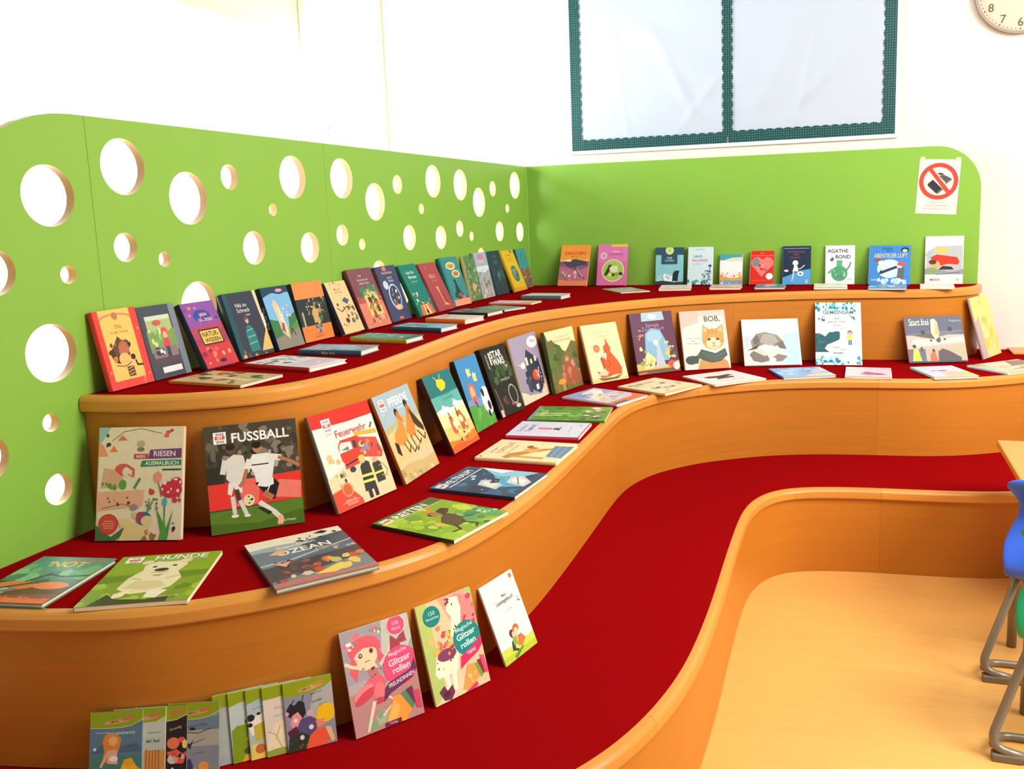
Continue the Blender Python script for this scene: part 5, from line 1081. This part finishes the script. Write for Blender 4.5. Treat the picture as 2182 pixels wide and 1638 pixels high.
G1|56806a|3a4c40|r 0 .5 1 1 5f9a84;r 0 0 1 .3 8a5a3c;p 6c4a34 0 .1 1 .2 1 .34 0 .3;b 16 3 0 .5 1 .8 .08 .16 7ab87c,5aa078,8ac890,4c8a6c;T ABENTEUER .66 .93 .07 c87858 .56;t IN .28 .86 .06 e8ecd8;T NOT .52 .83 .16 f0c83c .46;l 3c4440 .04 0 .42 .3 .38 .5 .6 .7 .55 1 .6;l 3c4440 .02 .3 .38 .5 .42 .7 .58;e .3 .34 .26 .09 e8803c;e .74 .36 .22 .08 f08a44;e .06 .24 .14 .07 d88a48;p e8e4dc .2 .3 .34 .26 .3 .18 .1 .14;l 55504c .06 .18 .28 .6 .46;p 8a8078 .1 .12 .4 .24 .36 .3 .12 .2;r 0 0 1 .09 f07040;r 0 .0 .3 .09 7ac0b0;b 9 5 0 .06 1 .11 .03 .05 f07040,e86038|green comic-style adventure book lying flat at the left edge of the middle tier
G2|86a428|6b7a20|r 0 .6 1 1 8fae2c;b 30 4 0 .0 1 .4 .05 .12 9cb82c,7f9c24,a8c43c,6c8a1c;p 6f8c1c 0 .42 .3 .46 .6 .4 1 .5 1 .6 0 .56;p f0e4b8 .24 .3 .26 .5 .34 .66 .32 .76 .42 .84 .56 .82 .7 .84 .74 .74 .7 .6 .78 .46 .74 .28 .6 .2 .4 .18;p e0cf9c .3 .3 .36 .44 .6 .42 .7 .3 .54 .24;e .32 .83 .06 .045 e8d8a8;e .7 .83 .06 .045 e8d8a8;e .43 .72 .025 .016 2c2418;e .62 .73 .025 .016 2c2418;e .52 .65 .07 .035 3a3024;p d8a080 .46 .55 .58 .56 .54 .5;l 8a7448 .012 .44 .6 .6 .6;l c8b078 .015 .3 .5 .4 .46;l c8b078 .015 .74 .5 .64 .46;p f4eac8 .26 .2 .4 .28 .36 .14 .26 .1;p f4eac8 .56 .26 .74 .22 .68 .08 .56 .1;p 3c4418 .1 .0 .2 .2 .3 .1 .6 .06 .8 .1 .8 0;r .08 .84 .24 .96 fff;r .10 .88 .22 .915 e8604a;T WAS .16 .94 .03 333 .11;T WAS .16 .86 .03 333 .11;T HUNDE .62 .92 .11 f8f8f0 .56;l f0f0e0 .006 .4 .85 .92 .85;t Treue_Freunde .76 .1 .03 f0f4d8|green dog book with a cream puppy in grass, title HUNDE, lying flat
G3|7a8688|4c4450|p eee6cc 0 .76 1 .88 1 1 0 1;w 9cb0b0 .82 .02 1 0 .6;w 6c8088 .72 .03 1.4 1 .5;p 4f5c68 .5 .74 .7 .82 1 .88 1 .6 .5 .6;b 12 3 .5 .78 .95 .92 .02 .04 3c444c,2c3038;p 30343c .7 .94 .8 .98 .86 .94 .8 .9;p 5a7080 0 .4 .5 .5 1 .62 1 .5 .5 .42 0 .36;l b8c4cc .03 0 .46 .3 .48 .6 .56 1 .66;T Expedition .46 .77 .07 e8e0c8 .4 4;T OZEAN .5 .66 .13 f4eedc .56 3;p f0b078 .14 .66 .24 .72 .34 .7 .28 .62;p 4c4a4c 0 .12 1 .3 1 .5 0 .4;b 16 5 .05 .26 .6 .48 .03 .07 6a5048,3c4448,8a5c50,566a60;p f0a880 .1 .5 .2 .44 .3 .46 .22 .36;b 12 6 .4 .12 1 .36 .05 .12 e8b050,d88040,b8c078,e8c868,c85c40;b 14 7 0 .08 .4 .3 .03 .08 b84c38,d8c8a8,8a4038,5a5a50;w c07870 .07 .02 1 0 0;p f0d060 .4 .1 .7 .22 .8 .14 .6 .06;b 10 9 .6 .5 .98 .62 .02 .05 a88a60,98a8a8,c8b890|grey and sand-coloured ocean book lying flat near the front edge, title OZEAN
G4|8fb028|333c20|p 5a6a34 0 .84 1 .84 1 1 0 1;b 40 4 .0 0 1 .84 .06 .16 a8cc2c,8cb828,c0d838,74a02c,9cc438;b 24 5 .5 0 1 .45 .05 .12 3f8a54,5aa050,2c7048,88b858;T REITEN .5 .90 .12 f4f4ec .6;l f0f0e0 .008 .18 .82 .9 .82;r .04 .84 .18 .96 e8e8d8;r .06 .88 .16 .915 e8604a;p 5a4424 .34 .2 .36 .4 .5 .5 .62 .54 .66 .44 .6 .3 .52 .2;p 4a3820 .56 .5 .62 .66 .74 .68 .78 .6 .68 .54;e .52 .62 .07 .05 3a2c20;p c87048 .48 .56 .5 .66 .58 .64 .58 .54;e .55 .72 .05 .035 f08040;l f08a3c .03 .56 .7 .68 .78;l 3c2c18 .03 .38 .24 .3 .12 .2 .14;l 3c2c18 .03 .5 .22 .54 .08 .46 .04;l 3c2c18 .025 .6 .34 .72 .26;p d8b860 .3 .3 .24 .36 .3 .46 .36 .4;b 6 9 .84 .1 .98 .3 .03 .05 a8d8c0|bright green riding book with horse and rider, lying flat by the front curve
G5|1d4464|2c3c50|b 30 4 0 0 1 1 .08 .2 1d3c60,245a88,2c7098,163050,1f5078;p 4aa8c8 .3 .3 1 .7 1 .5 .4 .1;p 8cc8e0 .7 .5 1 .8 1 .1 .8 .2;p e8f0f4 .84 .5 1 .84 1 .4;T WELTRAUM .48 .89 .11 f0f4f8 .72;l e8ecf0 .02 .1 .80 .95 .80;r .03 .84 .17 .96 e8e8e8;r .05 .88 .15 .915 e8604a;p c8ccd0 .2 .3 .3 .56 .5 .6 .54 .5 .4 .3;p e8e4dc .26 .36 .36 .54 .48 .54 .4 .36;p 26303c .4 .46 .6 .5 .62 .42 .46 .38;p d8d0cc .4 .06 .5 .3 .74 .34 .8 .2 .6 .04;p f0f0f0 .5 .1 .56 .26 .7 .28 .66 .12;l 333c48 .014 .46 .14 .74 .26;e .6 .74 .05 .03 a8d8f0;e .5 .7 .03 .02 d8f0fc;b 12 6 .1 .1 .9 .8 .008 .02 e8f8fc|dark blue space book with white spacecraft, lying flat
G6|f6e4b4|f0d8a0|T TORTILLAS .56 .80 .09 c8913c .6;t Das_Kochbuch .5 .70 .06 9a9a90;t und_mehr .4 .9 .05 5a5a50;p c88c38 .04 .62 .1 .7 .3 .66 .6 .38 .7 .2 .6 .22 .4 .4;p d8a048 .1 .2 .12 .6 .2 .6 .2 .2;p f0b050 .36 .4 .5 .56 .66 .5 .6 .34;p 6b88a8 .2 .0 .24 .2 .8 .24 .82 .0;l 8aa8c8 .02 .2 .06 .8 .08;l 8aa8c8 .02 .2 .14 .8 .16;e .62 .46 .06 .05 c87a34;e .68 .52 .07 .04 8a5a2c;l c8c0a0 .01 .8 .4 .94 .44;e .07 .95 .02 0 333|cream book with orange snake-like figure lying flat on the middle tier
G7|dcdff0|d84c74|t Das_kleine .5 .88 .08 56567c;T Tagebuch .52 .76 .09 56567c;p f06a88 .46 .46 .46 .66 .58 .66 .58 .46;e .52 .4 .07 .05 3a3a4c;l 3a3a4c .02 .4 .36 .64 .36;l 8a8aac .01 .3 .2 .7 .22;l 8a8aac .01 .2 .16 .2 .3;e .8 .12 .05 .02 b8bcd8;r 0 0 1 .02 d84c74|pale lilac notebook with a small pink figure lying flat
G8|5f9c34|487c28|b 40 3 0 0 1 1 .05 .14 5f9c34,74b03c,4c8a30,8ac050,3f7838;r .3 .6 .36 .98 c8e090;r .44 .5 .5 .98 c8e090;b 10 6 .1 .1 .5 .35 .06 .1 e8e4d8,6a5a48,3c4c3c;b 8 8 .55 .05 .95 .3 .05 .1 f0e8d8,c8a090,4a4a3c;T WALD .5 .86 .1 d8ecb0;r 0 .96 1 1 6aa8a0|leaf-green book with pale stripes lying flat beside the lilac notebook
G9|d8d0dc|d8c8cc|r 0 .6 1 1 9cb4dc;p f0f0f4 .1 .4 .5 .5 .9 .8 .9 .95 .4 .9;b 20 4 .2 .2 .9 .8 .05 .1 e8e0e8,f0c0a0,8a98c8,d8e0a8,c8a8c0;r 0 0 1 .16 e87a58;p f08060 .5 0 1 .3 1 0;e .5 .56 .12 .08 e0d8b8;e .52 .6 .05 .02 4a4038;r 0 .0 .4 .08 3c6878|blue, white and red magazine-style book lying flat at the inner curve
G10|efe2bc|e0c888|b 14 4 .1 .1 .9 .9 .04 .08 5a6a48,e8dcb8,8a9a78,f8f0d8,c8b888;T KALENDER .44 .8 .08 a8a078;w f0cc70 .08 .02 1 0 0;e .3 .4 .06 .03 4a5a40;e .7 .6 .07 .04 5a6850;e .6 .3 .05 .03 4a4a38|cream book with small grey-green motifs lying flat, below the plum book
G11|f6f0ee|f0dcd4|p 3a2f28 .24 .56 .3 .7 .5 .66 .72 .72 .76 .62 .6 .56 .7 .5 .4 .5;p 4a3c34 .3 .4 .4 .52 .7 .52 .66 .42;e .26 .62 .06 .05 2c2420;t Der_Wolf .5 .26 .09 d8b0b0;r .0 .0 1 .03 e8c0b0|white book with a black-brown beetle-like shape lying flat
G12|9cc0ec|3c78dc|r 0 .5 1 1 8cb8f0;b 20 5 .0 .3 1 1 .08 .16 a8ccf4,b8d8f8,d8e8fc,88b0e4;p f0d8b8 .4 0 1 0 1 .3 .6 .26;b 6 6 .6 .4 1 .8 .08 .12 f0c8d8,e8d0e0|sky-blue book lying flat between the seal and dragon books
G13|dcd4e4|a8b8d0|p c8dcd8 0 .7 .3 .6 .3 1 0 1;p c07c94 .3 .3 .5 .5 .8 .4 .9 .26 .5 .2;p a06c80 .36 .36 .46 .54 .6 .44;e .74 .3 .1 .04 8a5c78;b 8 7 .5 .6 .95 .95 .06 .1 e8e4f4,d0c8e0;r 0 0 1 .03 8a88b0|small pale lilac book lying flat to the right of the turquoise-blotted book
G14|dcd8f0|c0e0dc|p b8e0dc 0 .8 0 1 .4 1 .2 .7;p e8c8b0 .3 0 .4 .4 .7 .5 1 .3 1 0;e .5 .56 .12 .04 6a5a4c;p c8d890 .7 0 .76 .4 1 .5 1 0;e .3 .56 .08 .03 8a7464;b 8 8 .3 .1 .9 .4 .05 .09 f0b888,d8d098,e8d8c0;r 0 0 1 .03 f0c078|pastel lilac and green book lying flat before the airport book
G15|cdc8a8|d8ecf8|b 30 9 .05 .05 .95 .95 .06 .14 b8ccb0,c8b890,d8c8b0,a89878,c8d8c8;p 8a7468 .5 .5 .7 .96 1 .9 .9 .5;p d8c8a8 .0 .0 1 .05 1 .2 0 .2|thin sand and sage photo book with pale blue spine, flat at the right frame edge
"""
for ln in BOOKS.strip().split('\n'):
    if not ln.strip() or ln.startswith('#'):
        continue
    k, bg, sp, art, lab = [q.strip() for q in ln.split('|')][:5]
    st = ''
    if '/' in sp:
        sp, st = sp.split('/')
        st = st.replace('_', ' ')
    art = art.replace('LOGO;', LOGO)
    P_ = POSE[k]
    if len(P_) == 8:
        mw, (w, h, t) = stand_matrix(*P_), P_[4:7]
    else:
        mw, (w, h, t) = flat_matrix(*P_), P_[4:7]
    book(mw, w, h, t, bg, sp, art, lab, GRP[k[0]], st)

# ---------------------------------------------------------------- notice taped to the green partition
no = empty('notice', mw=Matrix(((.9982, .06, 0, 2.3435), (0, 0, -1, -.0012), (-.06, .9982, 0, 1.478), (0, 0, 0, 1))), label='white paper notice with red crossed-out book symbol on green partition', cat='notice')
pw, ph_ = .204, .288
m = MB().box((-pw / 2, 0, -.0006), (pw / 2, ph_, 0))
V, F, C = list(m.V), list(m.F), [hexc('f3e7da')] * 6
pr = Print(pw, ph_, .0001)
n = 48
cx, cy, r0, r1 = pw * .5, ph_ * .60, pw * .475, pw * .365
for k in range(n):
    a0, a1 = 2 * math.pi * k / n, 2 * math.pi * (k + 1) / n
    pr.poly([(cx + r0 * math.cos(a0), cy + r0 * math.sin(a0)), (cx + r0 * math.cos(a1), cy + r0 * math.sin(a1)), (cx + r1 * math.cos(a1), cy + r1 * math.sin(a1)), (cx + r1 * math.cos(a0), cy + r1 * math.sin(a0))], hexc('d9493a'))
pr.run('p 33333c .24 .545 .36 .63 .60 .47 .47 .385;p 4a4a3c .24 .545 .47 .385 .485 .365 .25 .51;p 77774f .60 .47 .64 .455 .50 .36 .47 .385;p 55535a .50 .70 .66 .59 .80 .66 .62 .72;p 6a6a44 .66 .59 .80 .66 .82 .63 .68 .55;e .54 .735 .07 .02 3a3a30 -8;p d9493a .20 .83 .29 .86 .83 .40 .74 .36;t Please_do_not .5 .215 .040 8a7a72;t take_your_Ready_Books! .5 .155 .040 8a7a72;t Bitte_nehmt_die_Bücher_nicht_mit. .5 .095 .034 8a7a72 .9')
i = len(V)
V += pr.V
F += [tuple(i + k for k in f) for f in pr.F]
C += pr.C
inkmesh('sheet', V, F, C, no)
M_TAPE = mat('clear_tape', 'dff0b8', .3, .5)
for a in (-.088, .088):
    MB().box((a - .012, ph_ - .008, .0004), (a + .012, ph_ + .012, .0008)).build('tape', M_TAPE, no)
